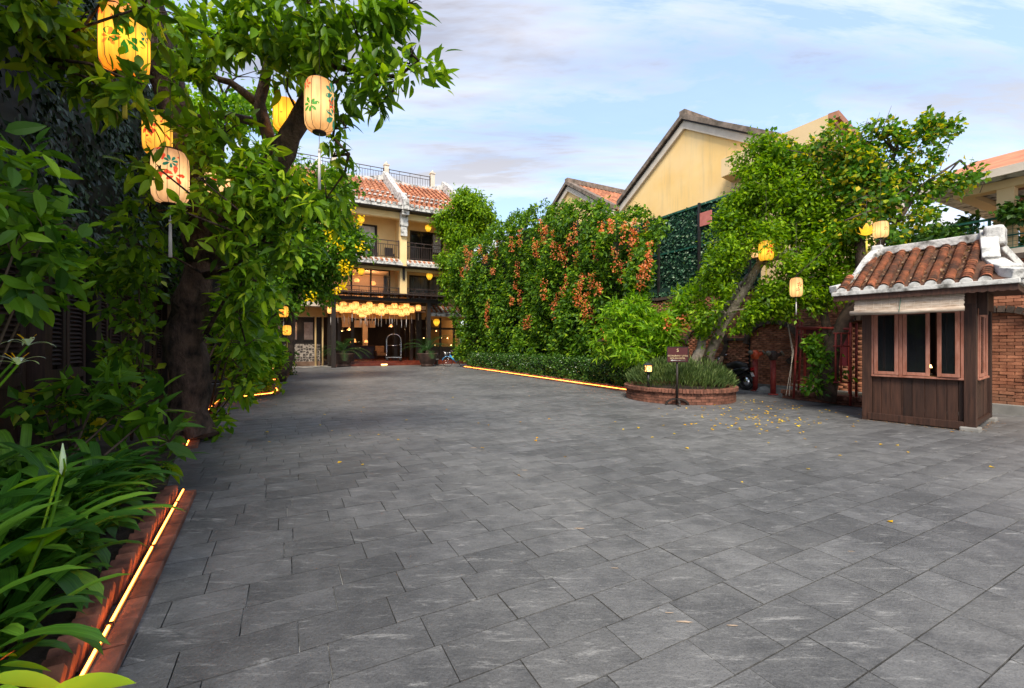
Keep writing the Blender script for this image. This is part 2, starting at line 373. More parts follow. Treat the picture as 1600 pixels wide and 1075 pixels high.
# materials list
def paver_extra(t, c, src):
    g = t.n('ShaderNodeNewGeometry').outputs['Position']
    rv = t.rnd(); cb_ = t.n('ShaderNodeCombineXYZ'); [t.l(t.math('MULTIPLY', rv, k), cb_.inputs[i]) for i, k in enumerate((37.0, 53.0, 11.0))]
    va = t.n('ShaderNodeVectorMath', operation='ADD'); t.l(g, va.inputs[0]); t.l(cb_.outputs[0], va.inputs[1]); own = va.outputs[0]
    def ns(scale, detail, rough, sc=(1, 1, 1), rot=0, dist=0, v=g):
        m_ = t.n('ShaderNodeMapping', Scale=sc, Rotation=(0, 0, rot)); t.l(v, m_.inputs[0]); q = t.n('ShaderNodeTexNoise', Scale=scale, Detail=detail, Roughness=rough, Distortion=dist); t.l(m_.outputs[0], q.inputs[0]); return q.outputs[0]
    c = t.mix(t.ramp(ns(.35, 3, .5), [(.42, (0, 0, 0)), (.62, (.55,) * 3)]), c, (.205, .203, .198))          # broad dry areas
    c = t.mix(t.ramp(ns(3.5, 7, .7, v=own), [(.36, (.6,) * 3), (.56, (0, 0, 0))]), c, (.052, .053, .056))      # darker clouds of slate, each slab its own
    c = t.mix(t.ramp(ns(4.0, 10, .75, (1, 7, 1), -R(20), .3, own), [(.54, (0, 0, 0)), (.66, (.34,) * 3)]), c, (.25, .248, .242))  # cleft grain
    c = t.mix(t.ramp(ns(2.6, 13, .82, (1, 5.0, 1), R(-32), .5), [(.55, (0, 0, 0)), (.63, (.6,) * 3)]), c, (.36, .355, .345))     # scuffs dragged across slabs
    n3 = ns(85, 3, .8)
    c = t.mix(t.ramp(n3, [(.57, (0, 0, 0)), (.65, (.5,) * 3)]), c, (.03, .03, .03))
    c = t.mix(t.ramp(n3, [(.32, (.4,) * 3), (.41, (0,) * 3)]), c, (.26, .257, .25))
    return c
M_PAVER = surf('slate_paver', (.088, .089, .091), (.128, .128, .130), 1.6, .5, .22, 34, coord='World', var=.24, extra=paver_extra, spec=.4)
M_GROUT = surf('paver_joint_mortar', (.03, .029, .027), (.5, .49, .46), 1.3, .9, .1, coord='World', lo=.48, hi=.58)
M_CONC = surf('old_concrete', (.16, .155, .145), (.28, .27, .25), 2, .9, .1, coord='World')
M_SOIL = surf('garden_soil', (.025, .018, .012), (.07, .05, .035), 6, .95, .3, coord='World')
def brick_extra(t, c, src):
    g = t.n('ShaderNodeNewGeometry').outputs['Position']
    n_ = t.n('ShaderNodeTexNoise', Scale=1.1, Detail=5); t.l(g, n_.inputs[0])
    return t.mix(t.ramp(n_.outputs[0], [(.48, (0, 0, 0)), (.72, (.6,) * 3)]), c, (.12, .085, .06))
M_BRICK = surf('wall_brick', (.27, .10, .055), (.43, .18, .10), 5, .85, .15, 60, coord='World', var=.3, extra=brick_extra, spec=.2)
M_BRICKR = surf('red_edging_brick', (.10, .044, .030), (.24, .10, .065), 7, .85, .15, 60, coord='World', var=.28, spec=.3)
M_BMORT = surf('brick_mortar', (.10, .075, .055), (.2, .16, .12), 6, .95, .1, coord='World')
M_DARKBRICK = surf('mossy_dark_brick', (.045, .035, .028), (.11, .075, .055), 6, .9, .15, coord='World', var=.3)
M_WOOD = surf('dark_brown_wood', (.016, .008, .006), (.045, .023, .016), 3, .6, .1, 25, stretch=(9, 9, .8), var=.3)
M_WOODK = surf('kiosk_plank_wood', (.024, .010, .006), (.064, .027, .016), 2.5, .6, .12, 25, stretch=(12, 12, .7), var=.35)
M_WOODD = surf('near_black_wood', (.010, .007, .006), (.028, .018, .013), 3, .55, .05, stretch=(6, 6, 1))
M_SASH = surf('pinkish_red_window_paint', (.27, .095, .055), (.42, .19, .135), 4, .55, .05, stretch=(4, 4, 1), var=.15)
M_WHITE = surf('weathered_whitewash', (.10, .095, .085), (.60, .59, .56), 4.5, .9, .25, 25, coord='World', lo=.36, hi=.54)
M_CREAM = surf('cream_wall_paint', (.78, .56, .26), (.84, .62, .31), 1.5, .85, .03)
def streaks(t, c, src):
    g = t.n('ShaderNodeNewGeometry').outputs['Position']; m_ = t.n('ShaderNodeMapping', Scale=(2.2, 2.2, .18)); t.l(g, m_.inputs[0])
    n_ = t.n('ShaderNodeTexNoise', Scale=1.6, Detail=6, Roughness=.65); t.l(m_.outputs[0], n_.inputs[0])
    c = t.mix(t.ramp(n_.outputs[0], [(.52, (0, 0, 0)), (.72, (.35,) * 3)]), c, (.45, .33, .2))
    n2_ = t.n('ShaderNodeTexNoise', Scale=.5, Detail=4); t.l(g, n2_.inputs[0])
    return t.mix(t.ramp(n2_.outputs[0], [(.4, (.22,) * 3), (.6, (0,) * 3)]), c, (.9, .74, .5))
M_YEL = surf('yellow_wall_paint', (.88, .57, .21), (.92, .63, .26), .8, .85, .03, coord='World', extra=streaks)
M_YEL2 = surf('pale_yellow_wall_paint', (.76, .54, .28), (.80, .59, .33), .7, .85, .03, coord='World')
M_TRIM = surf('pale_plaster_trim', (.55, .47, .38), (.66, .58, .48), 3, .85, .05, coord='World')
M_RIDGE = surf('mossy_ridge_cement', (.10, .08, .06), (.26, .20, .16), 4, .9, .2, coord='World')
def tile_extra(t, c, src):
    g = t.n('ShaderNodeNewGeometry').outputs['Position']
    n_ = t.n('ShaderNodeTexNoise', Scale=4, Detail=6, Roughness=.7); t.l(g, n_.inputs[0])
    return t.mix(t.ramp(n_.outputs[0], [(.44, (0, 0, 0)), (.60, (.88,) * 3)]), c, (.05, .036, .028))
M_TILE = surf('terracotta_tile', (.24, .075, .038), (.46, .165, .075), 5, .8, .12, 50, coord='World', var=.35, extra=tile_extra, spec=.25)
M_TILEF = surf('far_terracotta_tile', (.34, .12, .06), (.48, .2, .1), 2, .8, .1, 20, coord='World', var=.35)
M_DARK = surf('black_metal', (.012, .012, .012), (.03, .028, .026), 5, .45, .02)
M_IRON = surf('dark_brown_iron', (.03, .018, .014), (.06, .035, .027), 5, .5, .03)
M_STEEL = surf('polished_steel', (.6, .6, .62), (.75, .75, .77), 3, .2, 0, metal=1)
M_REDP = surf('chipped_red_pipe_paint', (.20, .02, .018), (.33, .05, .035), 9, .5, .08, coord='Object')
M_REDO = surf('orange_red_hydrant_paint', (.55, .06, .02), (.68, .12, .04), 6, .4, .04)
M_BRASS = surf('tarnished_brass', (.12, .11, .09), (.25, .22, .16), 8, .45, .05, metal=.6)
M_BAMB = surf('bamboo_slat', (.33, .24, .17), (.55, .47, .39), 6, .7, .08, stretch=(1, 1, 6), var=.22)
M_BARK = surf('dark_bark', (.010, .007, .005), (.15, .095, .07), 7, .85, .9, 18, stretch=(1, 1, .5), coord='World')
M_BARKL = surf('pale_grey_bark', (.10, .075, .055), (.42, .36, .28), 4, .85, .4, 20, coord='World')
M_BARKM = surf('brown_bark', (.035, .024, .018), (.12, .08, .055), 5, .85, .4, 22, coord='World')
M_TWIG = surf('twig_bark', (.05, .035, .02), (.12, .08, .05), 5, .8, .1)
M_GREENMETAL = surf('green_railing_paint', (.01, .07, .05), (.02, .12, .08), 4, .5, .02)
M_POT = surf('dark_clay_pot', (.035, .02, .016), (.09, .05, .038), 4, .6, .1)
M_CURT = surf('pale_curtain', (.80, .82, .85), (.9, .9, .9), 1, .9, .1, 8, stretch=(14, 14, .2))
M_CURTD = surf('grey_curtain', (.12, .125, .13), (.25, .26, .27), 1, .9, .1, 8, stretch=(14, 14, .2))
M_GLASS = glass('window_glass', (.012, .014, .016), .04, .12)
M_GLASSD = glass('dark_window_glass', (.014, .016, .018), .05, .6)
M_LED = emis('led_strip_glow', (1, .24, .03), 6.5)
M_LAMPG = emis('lamp_glass_glow', (1, .45, .12), 1.5)
M_BULB = emis('warm_bulb', (1, .55, .2), 4)
M_SHADE = emis('lamp_shade_glow', (1, .35, .09), .8)
M_CEIL = surf('lobby_ceiling_plaster', (.62, .42, .28), (.68, .48, .33), 2, .8, .02)
M_FLOOR = surf('polished_red_floor_tile', (.10, .02, .012), (.17, .04, .022), 3, .25, .02)
# foliage
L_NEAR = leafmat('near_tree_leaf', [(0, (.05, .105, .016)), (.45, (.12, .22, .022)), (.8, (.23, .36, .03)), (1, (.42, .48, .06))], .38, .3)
L_DARK = leafmat('shade_dark_creeper_leaf', [(0, (.008, .020, .009)), (.6, (.022, .045, .018)), (1, (.07, .10, .05))], .35, .1)  # leaf colours darkened: shade of the tree and wall recess is painted in
L_LILY = leafmat('strap_leaf', [(0, (.03, .09, .018)), (.6, (.075, .19, .026)), (1, (.17, .32, .045))], .32, .2, .5, strap_=True)
L_BRIGHT = leafmat('bright_green_leaf', [(0, (.07, .16, .015)), (.5, (.17, .31, .02)), (1, (.36, .48, .05))], .42, .35)
L_LIME = leafmat('lime_leaf', [(0, (.20, .42, .03)), (1, (.38, .58, .06))], .35, .4)
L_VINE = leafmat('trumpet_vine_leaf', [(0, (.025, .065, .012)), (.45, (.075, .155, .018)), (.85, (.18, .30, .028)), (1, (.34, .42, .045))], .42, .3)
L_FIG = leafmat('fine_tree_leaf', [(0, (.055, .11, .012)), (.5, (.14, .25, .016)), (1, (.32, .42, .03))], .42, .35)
L_YELT = leafmat('yellowing_tree_leaf', [(0, (.04, .10, .015)), (.55, (.10, .22, .025)), (.8, (.26, .33, .04)), (1, (.62, .46, .05))], .42, .35)
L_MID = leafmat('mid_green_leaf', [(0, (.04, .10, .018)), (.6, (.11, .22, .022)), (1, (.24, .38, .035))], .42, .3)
L_HEDGE = leafmat('hedge_leaf', [(0, (.02, .055, .012)), (.6, (.05, .11, .018)), (1, (.13, .22, .04))], .4, .15)
L_GREY = leafmat('grey_green_needle_leaf', [(0, (.035, .06, .016)), (.6, (.075, .11, .032)), (1, (.20, .24, .09))], .5, .2)
L_CYC = leafmat('cycad_leaflet', [(0, (.02, .06, .018)), (.6, (.045, .11, .03)), (1, (.10, .18, .06))], .4, .2)
L_DRY = leafmat('fallen_yellow_leaf', [(0, (.50, .24, .02)), (.5, (.75, .45, .03)), (1, (.85, .6, .05))], .6, .2)
L_BROWN = leafmat('dry_brown_leaf', [(0, (.10, .05, .03)), (.6, (.25, .14, .09)), (1, (.45, .32, .24))], .7, .1)
L_PETALO = leafmat('orange_red_petal', [(0, (.60, .10, .05)), (.5, (.78, .21, .10)), (1, (.88, .42, .20))], .5, .35, sat=1.0)
L_PETALY = leafmat('yellow_petal', [(0, (.85, .55, .02)), (1, (.95, .75, .04))], .5, .3)
L_PETALW = leafmat('white_petal', [(0, (.70, .74, .66)), (1, (.85, .88, .8))], .5, .4)
L_MESH = leafmat('green_screen_leaf', [(0, (.014, .045, .024)), (.55, (.035, .095, .05)), (.85, (.10, .19, .11)), (1, (.38, .45, .32))], .45, .1)

# ================================================================== SETTING: ground
mb = MB(); mb.add([(-250, -60, -.014), (250, -60, -.014), (250, 420, -.014), (-250, 420, -.014)], [(0, 1, 2, 3)])
ground = mb.build('ground', M_GROUT, kind='structure')
# pavers: running bond rows along u, .30 wide and about .56 long
def paver_rows():
    P = []; M = []
    v = -5.2
    wv = .27
    while v < 30.7:
        u = -4 - rng.uniform(0, .55); base = .47 if rng.random() < .8 else .40
        while u < 13.7:
            L = base * rng.choice([1, 1, 1, .82, 1.1]); c = S(u + L / 2, v + wv / 2)
            if c.y > .6 and abs(c.x) < 1.25 * c.y + 1.0:
                th = YAW + rng.normal() * .0035; hz_ = .03
                x = np.array([math.cos(th), math.sin(th), 0]) * (L - .006); y = np.array([-math.sin(th), math.cos(th), 0]) * (wv - .007)
                z = np.array([rng.normal() * .0012, rng.normal() * .0012, 1]) * hz_
                P.append((c.x, c.y, -.015 + rng.normal() * .0011)); M.append(np.stack([x, y, z], 1))
            u += L
        v += wv
    return np.array(P), np.array(M)
P, M = paver_rows()
PT = chbox(1, 1, 1, .006); scatter('paver', M_PAVER, PT, P, M, ground, limit=300, stuff='paving')
# concrete yard strip by the brick wall
mb = MB(); pl = [toS(G(1128, 604)), toS(G(1350, 633)), (13.8, 7.0), (13.8, 16.2)]
mb.prism([(a, b) for a, b in [(10.9, 16.4), (10.3, 12.4), (11.3, 10.0), (13.75, 8.2), (13.75, 16.4)]], 2, -.02, .006)
apron = mb.build('yard_apron', M_CONC, kind='structure', rotz=YAW)
# chips of mortar and scuffed repairs on paving corners
mb = MB()
for (x, y, L) in [(1068, 972, .09), (1045, 958, .05), (1145, 978, .06), (905, 826, .08), (960, 888, .05), (740, 700, .12), (820, 735, .1), (1330, 862, .05)]:
    c = G(x, y); a = YAW + random.uniform(-.1, .1); n = 9; L *= .6
    mb.add([(c.x + math.cos(k * 2 * math.pi / n + a) * L * random.uniform(.6, 1) * 1.0, c.y + math.sin(k * 2 * math.pi / n) * L * .22 * random.uniform(.5, 1), .0035) for k in range(n)], [tuple(range(n))])
mb.build('mortar_patch', surf('pale_mortar_chip', (.35, .25, .17), (.5, .38, .28), 12, .9, .1), kind='structure')

# ================================================================== LEFT BED, kerb, LED strips
def soil(name, pts, z):
    mb = MB(); n = len(pts); mb.add([(p[0], p[1], z) for p in pts] + [(p[0], p[1], -.02) for p in pts], [tuple(range(n))] + [(i, (i + 1) % n, (i + 1) % n + n, i + n) for i in range(n)])
    return mb.build(name, M_SOIL, kind='structure')
K0 = Vector((-1.775, 1.940, 0)); KD = Vector((-.497, .868, 0)); KN = Vector((-.868, -.497, 0))
k_start = K0 - KD * 1.2; k_end = K0 + KD * 2.78
off = .26
wallU = -2.8
soil('soil_bed', [k_start + KN * off, k_end + KN * off, G(318, 672) + Vector((-.35, 0, 0)), G(352, 622) + Vector((-.3, .25, 0)), G(432, 611) + Vector((-.1, .35, 0)), G(425, 600), S(wallU, 19), S(wallU, 1.5), S(wallU, -1)], .045)
soil('soil_bed', [G(412, 595.5), G(447, 592), G(456, 577.5), G(440, 575), S(wallU, 29), S(wallU, 20)], .045)
def kerb(name, label, pts, tilt=True, width=.15, z=.05, led=True, ledlabel='', grp='brick edgings of the planting beds', side=1):
    """brick ledge along polyline (ground points), planting side is to the left of the travel direction when side=1"""
    t = thing(name, label, 'kerb', Vector(pts[0]), 0, None); o0 = Vector(pts[0])
    pts = [Vector(p) for p in pts]; LP = []; LM = []; SP = []; SM = []; led_pts = []
    for a, b in zip(pts[:-1], pts[1:]):
        d = (b - a); L = d.length; d.normalize(); n = Vector((-d.y, d.x, 0)) * side; k = max(1, round(L / .235))
        for i in range(k):
            c = a + d * (i + .5) * L / k + n * width / 2
            LP.append(np.array(c - o0 + Vector((0, 0, z / 2 - .008 + rng.normal() * .0015)))); x = np.array(d) * (L / k - .005) ; y = np.array(n) * width; LM.append(np.stack([x, y * side, np.array([0, 0, z + .015])], 1))
        k = max(1, round(L / .085))
        for i in range(k):
            c = a + d * (i + .5) * L / k + n * (width + .075); an = R(48) + rng.normal() * .06
            l = np.array(d) * math.cos(an) + np.array([0, 0, 1]) * math.sin(an); q = -np.array(d) * math.sin(an) + np.array([0, 0, 1]) * math.cos(an)
            SP.append(np.array(c - o0) + np.array([rng.normal() * .006, rng.normal() * .006, .055 + rng.normal() * .009])); SM.append(np.stack([q * .052, np.array(n) * .10 * side, l * .17], 1))
        led_pts += [a + n * (width - .022), b + n * (width - .022)]
    scatter('edging_brick', M_BRICKR, chbox(1, 1, 1, .05), LP, LM, t, limit=300, stuff='edging_bricks')
    scatter('tilted_brick', M_BRICKR, chbox(1, 1, 1, .03), SP, SM, t, limit=300, stuff='tilted_bricks', singles_min_px=0)
    if led:
        c = thing('light_strip', ledlabel, 'light strip', o0)
        q = [p - o0 + Vector((0, 0, z + .012)) for p in led_pts]
        for p_a, p_b in zip(q[::2], q[1::2]):
            nn_ = int((p_b - p_a).length / .95)
            for ii in range(nn_): pc_ = p_a.lerp(p_b, (ii + .6) / nn_); MB().cbox(pc_, .03, .022, .022, Matrix.Rotation(math.atan2((p_b - p_a).y, (p_b - p_a).x) + math.pi / 2, 3, 'Z')).build('clip', M_IRON, c)
        MB().tube(q, .0068, 8).build('glowing_tube', M_LED, c)
        ch = MB()
        for a, b in zip(q[::2], q[1::2]): ch.bar(a - Vector((0, 0, .009)), b - Vector((0, 0, .009)), .026, .006)
        ch.build('mounting_channel', M_IRON, c)
    return t
kerb('brick_kerb', 'red brick edging of the lily bed in the left foreground, leaning bricks behind a ledge', [k_start, k_end], width=.128, ledlabel='glowing orange light strip along the near brick edging in the left foreground')
kerb('brick_kerb', 'brick edging that runs past the foot of the big tree and curves out in a rounded tip by the bollard lamp', [G(309, 700), G(318, 672), G(338, 642), G(352, 627), G(400, 621), G(430, 617.5), G(441, 612.5), G(438, 608.5)], ledlabel='glowing light strip bent round the rounded bed tip beyond the big tree')
kerb('brick_kerb', 'small far brick edging of the bushy bed before the patterned wall on the left', [G(412, 597.5), G(446, 594), G(451, 588), G(458.5, 577)], ledlabel='glowing light strip on the far left bed before the patterned wall')

# strap-leaf lilies
STRAP = [long_leaf(.034, d, 9, .35, prof=lambda t: (.55 + .9 * t) if t < .5 else max(.02, 1 - ((t - .5) / .5) ** 2.6)) for d in (.5,)]
def strap(L, arch, wid):
    v = []; f = []; seg = 10; x = 0; z = 0; ang = R(80)
    for i in range(seg + 1):
        t = i / seg; wv = 1.25 * wid * ((.55 + .9 * min(t, .5)) if t < .85 else max(.03, 1 - ((t - .85) / .15) ** 2)); v += [(-wv, x, z + .3 * wv), (0, x, z), (wv, x, z + .3 * wv)]
        x += math.cos(ang) * L / seg; z += math.sin(ang) * L / seg; ang -= R(arch) / seg * (.5 + t)
    for i in range(seg): b = i * 3; f += [(b, b + 1, b + 4, b + 3), (b + 1, b + 2, b + 5, b + 4)]
    return v, f
STR_ME = []
for (L, ar, wd) in [(.95, 120, .032), (.8, 150, .034), (1.05, 100, .03), (.7, 70, .028), (.9, 135, .036), (.6, 160, .03)]:
    v, f = strap(L, ar, wd); me = mesh_np('strap_leaf', v, f, smooth=True); me.materials.append(L_LILY)
    for an, vals in (('along', np.repeat(np.arange(11) / 10, 3)), ('across', np.tile([0, .5, 1.], 11))): at = me.attributes.new(an, 'FLOAT', 'POINT'); at.data.foreach_set('value', vals.astype(np.float32)); STR_ME.append(me)
def lily(p, n, sc, label):
    n = int(n * 1.35)
    t = thing('spider_lily', label, 'plant', p, 0, 'strap-leaved lilies in the left bed')
    for i in range(n):
        o = link('strap_leaf', random.choice(STR_ME), None, t); a = i * 2.4 + random.uniform(-.3, .3); s = sc * random.uniform(.8, 1.15)
        o.location = (random.uniform(-.07, .07), random.uniform(-.07, .07), 0); o.scale = (s, s, s); o.rotation_euler = (R(random.uniform(-22, 10)), R(random.uniform(-12, 12)), a)
    return t
def bedp(s, off): return K0 + KD * s + KN * off + Vector((0, 0, .04))
lil = [(-.05, .62, 30, .85, 'lily clump nearest the camera at the bottom left edge of the bed'), (.25, 1.25, 28, 1.0, 'lily clump at the left photo edge behind the nearest clump'), (.75, .66, 30, .95, 'lily clump hanging over the near third of the light strip'),
       (1.3, .75, 30, 1.0, 'lily clump leaning over the middle of the light strip'), (1.25, 1.5, 26, 1.05, 'tall lily clump at the left edge below the white spidery flowers'), (1.9, .7, 28, .95, 'lily clump overhanging the far third of the light strip'),
       (2.45, .72, 26, .9, 'lily clump at the far corner of the near bed by the strip end'), (2.1, 1.5, 26, 1.0, 'lily clump in the second row of the bed before the frangipani-leaved bush'), (2.9, 1.3, 22, .85, 'lily clump beside the foot of the big tree trunk'), (.7, 2.0, 22, 1.0, 'lily clump at the back of the bed before the louvred door'), (2.8, .55, 20, .7, 'small lily clump drooping over the end of the near kerb')]
lil += [(.45, .95, 24, .9, 'lily clump between the nearest one and the light strip'), (1.0, 1.05, 24, 1.0, 'lily clump in the middle of the near bed behind the bud stalk'), (1.65, 1.15, 24, 1.0, 'lily clump in the middle of the bed, right of the flowers'), (2.3, 1.05, 22, .95, 'lily clump in the middle of the far part of the near bed'), (1.6, .6, 22, .75, 'low lily clump right behind the tilted bricks halfway along the strip'), (.45, .6, 20, .7, 'low lily clump right behind the tilted bricks nearest the camera'), (1.05, .58, 20, .7, 'low lily clump right behind the tilted bricks a third of the way along'), (2.15, .58, 20, .75, 'low lily clump right behind the tilted bricks near the far end'), (.1, 1.7, 22, 1.0, 'lily clump at the lower left photo edge behind the lime leaves')]
lil += [(.15, .5, 18, .62, 'small lily tuft right at the bricks near the bottom of the strip'), (.75, .5, 18, .62, 'small lily tuft right at the bricks between the two nearest low clumps'), (1.35, .5, 18, .62, 'small lily tuft right at the bricks at the middle of the strip'), (1.9, .5, 18, .62, 'small lily tuft right at the bricks two thirds along the strip')]
for s_, of, n, sc, lb in lil: lily(bedp(s_, of), n, sc, lb)
# spider lily flowers (two open, one bud)
def lily_flower(p, base, label, open_=True):
    t = thing('lily_flower', label, 'flower', base)
    q = Vector(p) - Vector(base); MB().tube([(0, 0, 0), q * .5 + Vector((.02, 0, 0)), q], [.011, .009, .007], 6).build('stem', L_BRIGHT, t)
    if open_:
        pet = mesh_np('petal', *(lambda a: (np.array(a[0]), [list(f) for f in a[1]]))(strap(.15, 95, .0045))); pet.materials.append(L_PETALW)
        for i in range(6):
            o = link('petal', pet, None, t); o.location = q; o.rotation_euler = (R(-random.uniform(25, 55)), 0, i * 1.047 + random.uniform(-.15, .15))
        cup = MB().lathe([(.004, 0), (.014, .02), (.03, .045)], q, 10).build('cup', L_PETALW, t)
        for i in range(4):
            a = random.uniform(0, 6.28); MB().tube([q, q + Vector((math.cos(a) * .03, math.sin(a) * .03, .05)), q + Vector((math.cos(a) * .06, math.sin(a) * .06, .075))], .0018, 4).build('stamen', L_DRY, t)
    else:
        MB().lathe([(.002, 0), (.013, .03), (.012, .10), (.002, .17)], q, 8).build('bud', L_PETALW, t)
        for i in range(5):
            d = Vector((random.uniform(-.06, .09), random.uniform(-.04, .04), random.uniform(.06, .16))); MB().tube([q, q + d * .5 + Vector((.01, 0, 0)), q + d], [.006, .005, .002], 5).build('green_stalk', L_BRIGHT, t)
lily_flower(A(44, 540, 2.9), bedp(1.1, 1.6), 'upper white spidery lily flower with thin petals at the left edge')
lily_flower(A(28, 570, 2.75), bedp(1.0, 1.5), 'lower white spidery lily flower half wilted below the upper one')
lily_flower(A(98, 745, 2.2), A(40, 905, 1.95), 'lily stalk with closed white bud and green finger stalks above the strap leaves', False)
# heliconia with lime leaves in the bottom left corner
HL = [long_leaf(.17, .1, 8, .35), long_leaf(.2, .22, 8, .4)]
hel = thing('heliconia', 'lime green broad-leaved plant with an orange flower tip in the bottom left corner', 'plant', (-1.95, 1.55, 0))
def put_leaf(parent, tm, mat, p, q, wf=1, nrm=(0, 0, 1), name='leaf'):
    p, q = Vector(p), Vector(q); d = q - p; B = basis(np.array([d]), np.array([Vector(nrm)]))[0] * d.length
    B[:, 0] *= wf; me = mesh_np(name, tm[0], [list(f) for f in tm[1]], smooth=True); o = link(name, me, mat, parent)
    m4 = Matrix.Identity(4)
    for a in range(3):
        for b in range(3): m4[a][b] = B[a][b]
        m4[a][3] = (p - parent.location)[a]
    o.matrix_basis = m4; return o
for (x0, y0, Y0, x1, y1, Y1, mt) in [(70, 1085, 1.55, 212, 1056, 1.62, L_LIME), (-20, 1062, 1.5, 112, 1068, 1.62, L_LIME), (0, 1040, 1.62, 85, 1042, 1.72, L_BRIGHT), (5, 1045, 1.72, 76, 985, 1.85, L_BRIGHT), (-30, 1030, 1.6, 30, 1018, 1.75, L_BRIGHT), (-10, 1075, 1.45, 60, 1100, 1.5, L_LIME)]:
    put_leaf(hel, HL[0], mt, A(x0, y0, Y0), A(x1, y1, Y1), 1.15 if mt is L_LIME else .9)
put_leaf(hel, long_leaf(.1, .0, 4, .6), L_PETALO, A(-5, 1036, 1.6), A(24, 1016, 1.62), 1, name='orange_bract')
MB(hel.location).tube([(-1.95, 1.55, 0), A(-10, 1100, 1.55), A(-5, 1050, 1.6)], .01, 6).build('stem', L_BRIGHT, hel)
# two broad pale leaves among the lilies
gg = thing('ginger_plant', 'short plant with one broad pale green leaf above the near lilies', 'plant', bedp(.9, 1.1))
put_leaf(gg, HL[0], L_BRIGHT, A(90, 742, 2.4), A(10, 762, 2.2), 1.0)
put_leaf(gg, HL[0], L_BRIGHT, A(40, 870, 2.2), A(76, 815, 1.95), 1.2, name='leaf')
MB(gg.location).tube([gg.location, A(60, 850, 2.3), A(90, 742, 2.4)], .008, 6).build('stem', L_BRIGHT, gg)

def bush(name, label, cat, blobs, mat, tmpl, leafn, length, per=5, spread=.05, limit=120, droop=.2, base=None, stem=True, minpx=9, stuff='foliage', sub=10, leafname='leaf', twig=.008):
    c = blobs[0][0]; b = Vector(base) if base is not None else Vector((c[0], c[1], 0)); t = thing(name, label, cat, b)
    C, D = blob_clusters(blobs, leafn // per, sub)
    C[:, 2] = np.maximum(C[:, 2], .06)
    foliage(t, leafname, mat, tmpl, C, D, per, length, spread, droop, limit, stuff, minpx=minpx)
    if stem: twigs(t, blobs, M_TWIG, [b + Vector((0, 0, .04)) for _ in (1,)], twig, 5)
    return t
# twiggy bush at left edge, above the lilies
bush('leafy_bush', 'bush with serrated mid-green leaves reaching in from the left edge, halfway up', 'bush', [BL(20, 300, 2.9, 55), BL(70, 370, 3.0, 55), BL(20, 400, 2.8, 60), BL(-30, 250, 2.8, 60), BL(60, 440, 3.1, 45), BL(0, 340, 3.1, 70)], L_MID, LEAF_W, 420, .16, 4, .05, 300, base=(-4.1, 3.0, .04), twig=.006)
bush('frangipani_bush', 'low bush with large pointed leaves at the tree foot, over the lilies', 'bush', [BL(235, 650, 4.6, 45), BL(190, 640, 4.5, 45), BL(265, 690, 4.4, 35), BL(150, 620, 4.8, 40)], L_MID, LEAF_L, 170, .26, 5, .04, 170, base=bedp(2.6, 1.0))
bush('shade_shrub', 'shrub with small yellow-green leaves between the louvred door and the big trunk', 'bush', [BL(215, 400, 6.0, 50), BL(200, 470, 6.2, 45), BL(215, 540, 6.2, 36), BL(180, 430, 6.0, 50), BL(210, 590, 6.2, 34), BL(230, 450, 6.2, 26), BL(190, 560, 6.4, 30)], L_NEAR, LEAF_S, 900, .16, 5, .05, 200, base=S(-2.0, 8.3, .04))
bush('yellow_leaf_shrub', 'low shrub with yellowing leaves before the louvred door, behind the lilies', 'bush', [BL(120, 620, 5.0, 40), BL(70, 640, 4.6, 40), BL(150, 660, 5.0, 30)], L_YELT, LEAF_S, 260, .15, 5, .05, 60, base=S(-2.1, 6.6, .04))

# ================================================================== LEFT HOUSE: dark wooden front, creeper above
lh = thing('wooden_house', 'dark wooden shop house front with louvred doors behind the plants on the left', 'house', S(-2.8, 9), YAW)
o = (-2.8, 9, 0)
MB(o).box(-3.4, -2.86, -2, 31, -.02, 3.2).build('wall', M_WOODD, lh)
MB(o).box(-3.5, -2.84, -2, 31, 3.25, 7.6).build('upper_wall', M_WOODD, lh)
for vv in (3.2, 4.95, 7.6, 9.3, 12.4, 14.1, 17, 20, 23, 26):
    MB(o).box(-2.86, -2.68, vv, vv + .2, 0, 3.2).build('post', M_WOOD if vv == 7.6 else M_WOODD, lh)
MB(o).box(-2.9, -2.6, -2, 31, 3.0, 3.24).build('beam', M_WOODD, lh)
MB(o).box(-2.86, -2.72, -2, 31, 0, .22).build('sill', M_WOODD, lh)
def louvre_leaf(v0, v1, z0, z1):
    fr = MB(o); s = .09
    fr.box(-2.85, -2.78, v0, v0 + s, z0, z1); fr.box(-2.85, -2.78, v1 - s, v1, z0, z1); fr.box(-2.85, -2.78, v0 + s, v1 - s, z1 - s, z1); fr.box(-2.85, -2.78, v0 + s, v1 - s, z0, z0 + s)
    fr.box(-2.85, -2.78, v0 + s, v1 - s, z0 + .75, z0 + .9); q = fr.build('door_leaf', M_WOOD, lh, bevel=.004)
    MB(o).box(-2.84, -2.815, v0 + s, v1 - s, z0 + s, z0 + .75).build('panel', M_WOOD, q)
    z = z0 + .95; k = int((z1 - s - z) / .062); me = None
    P_ = []; M_ = []
    a = R(38)
    for i in range(k):
        P_.append((-2.815 - o[0], (v0 + v1) / 2 - o[1], z + (i + .5) * .062)); M_.append(np.stack([np.array([math.cos(a), 0, -math.sin(a)]) * .055, np.array([0, 1, 0]) * (v1 - v0 - 2 * s), np.array([math.sin(a), 0, math.cos(a)]) * .009], 1))
    scatter('louvre_slat', M_WOOD, BOX, P_, M_, q, limit=60, stuff='louvre_slats')
for v0 in (3.4, 4.15, 5.2, 6.0, 6.75, 7.85, 8.55, 9.55, 10.3, 11.0, 11.7, 12.65, 13.4): louvre_leaf(v0, v0 + .66, .25, 2.9)
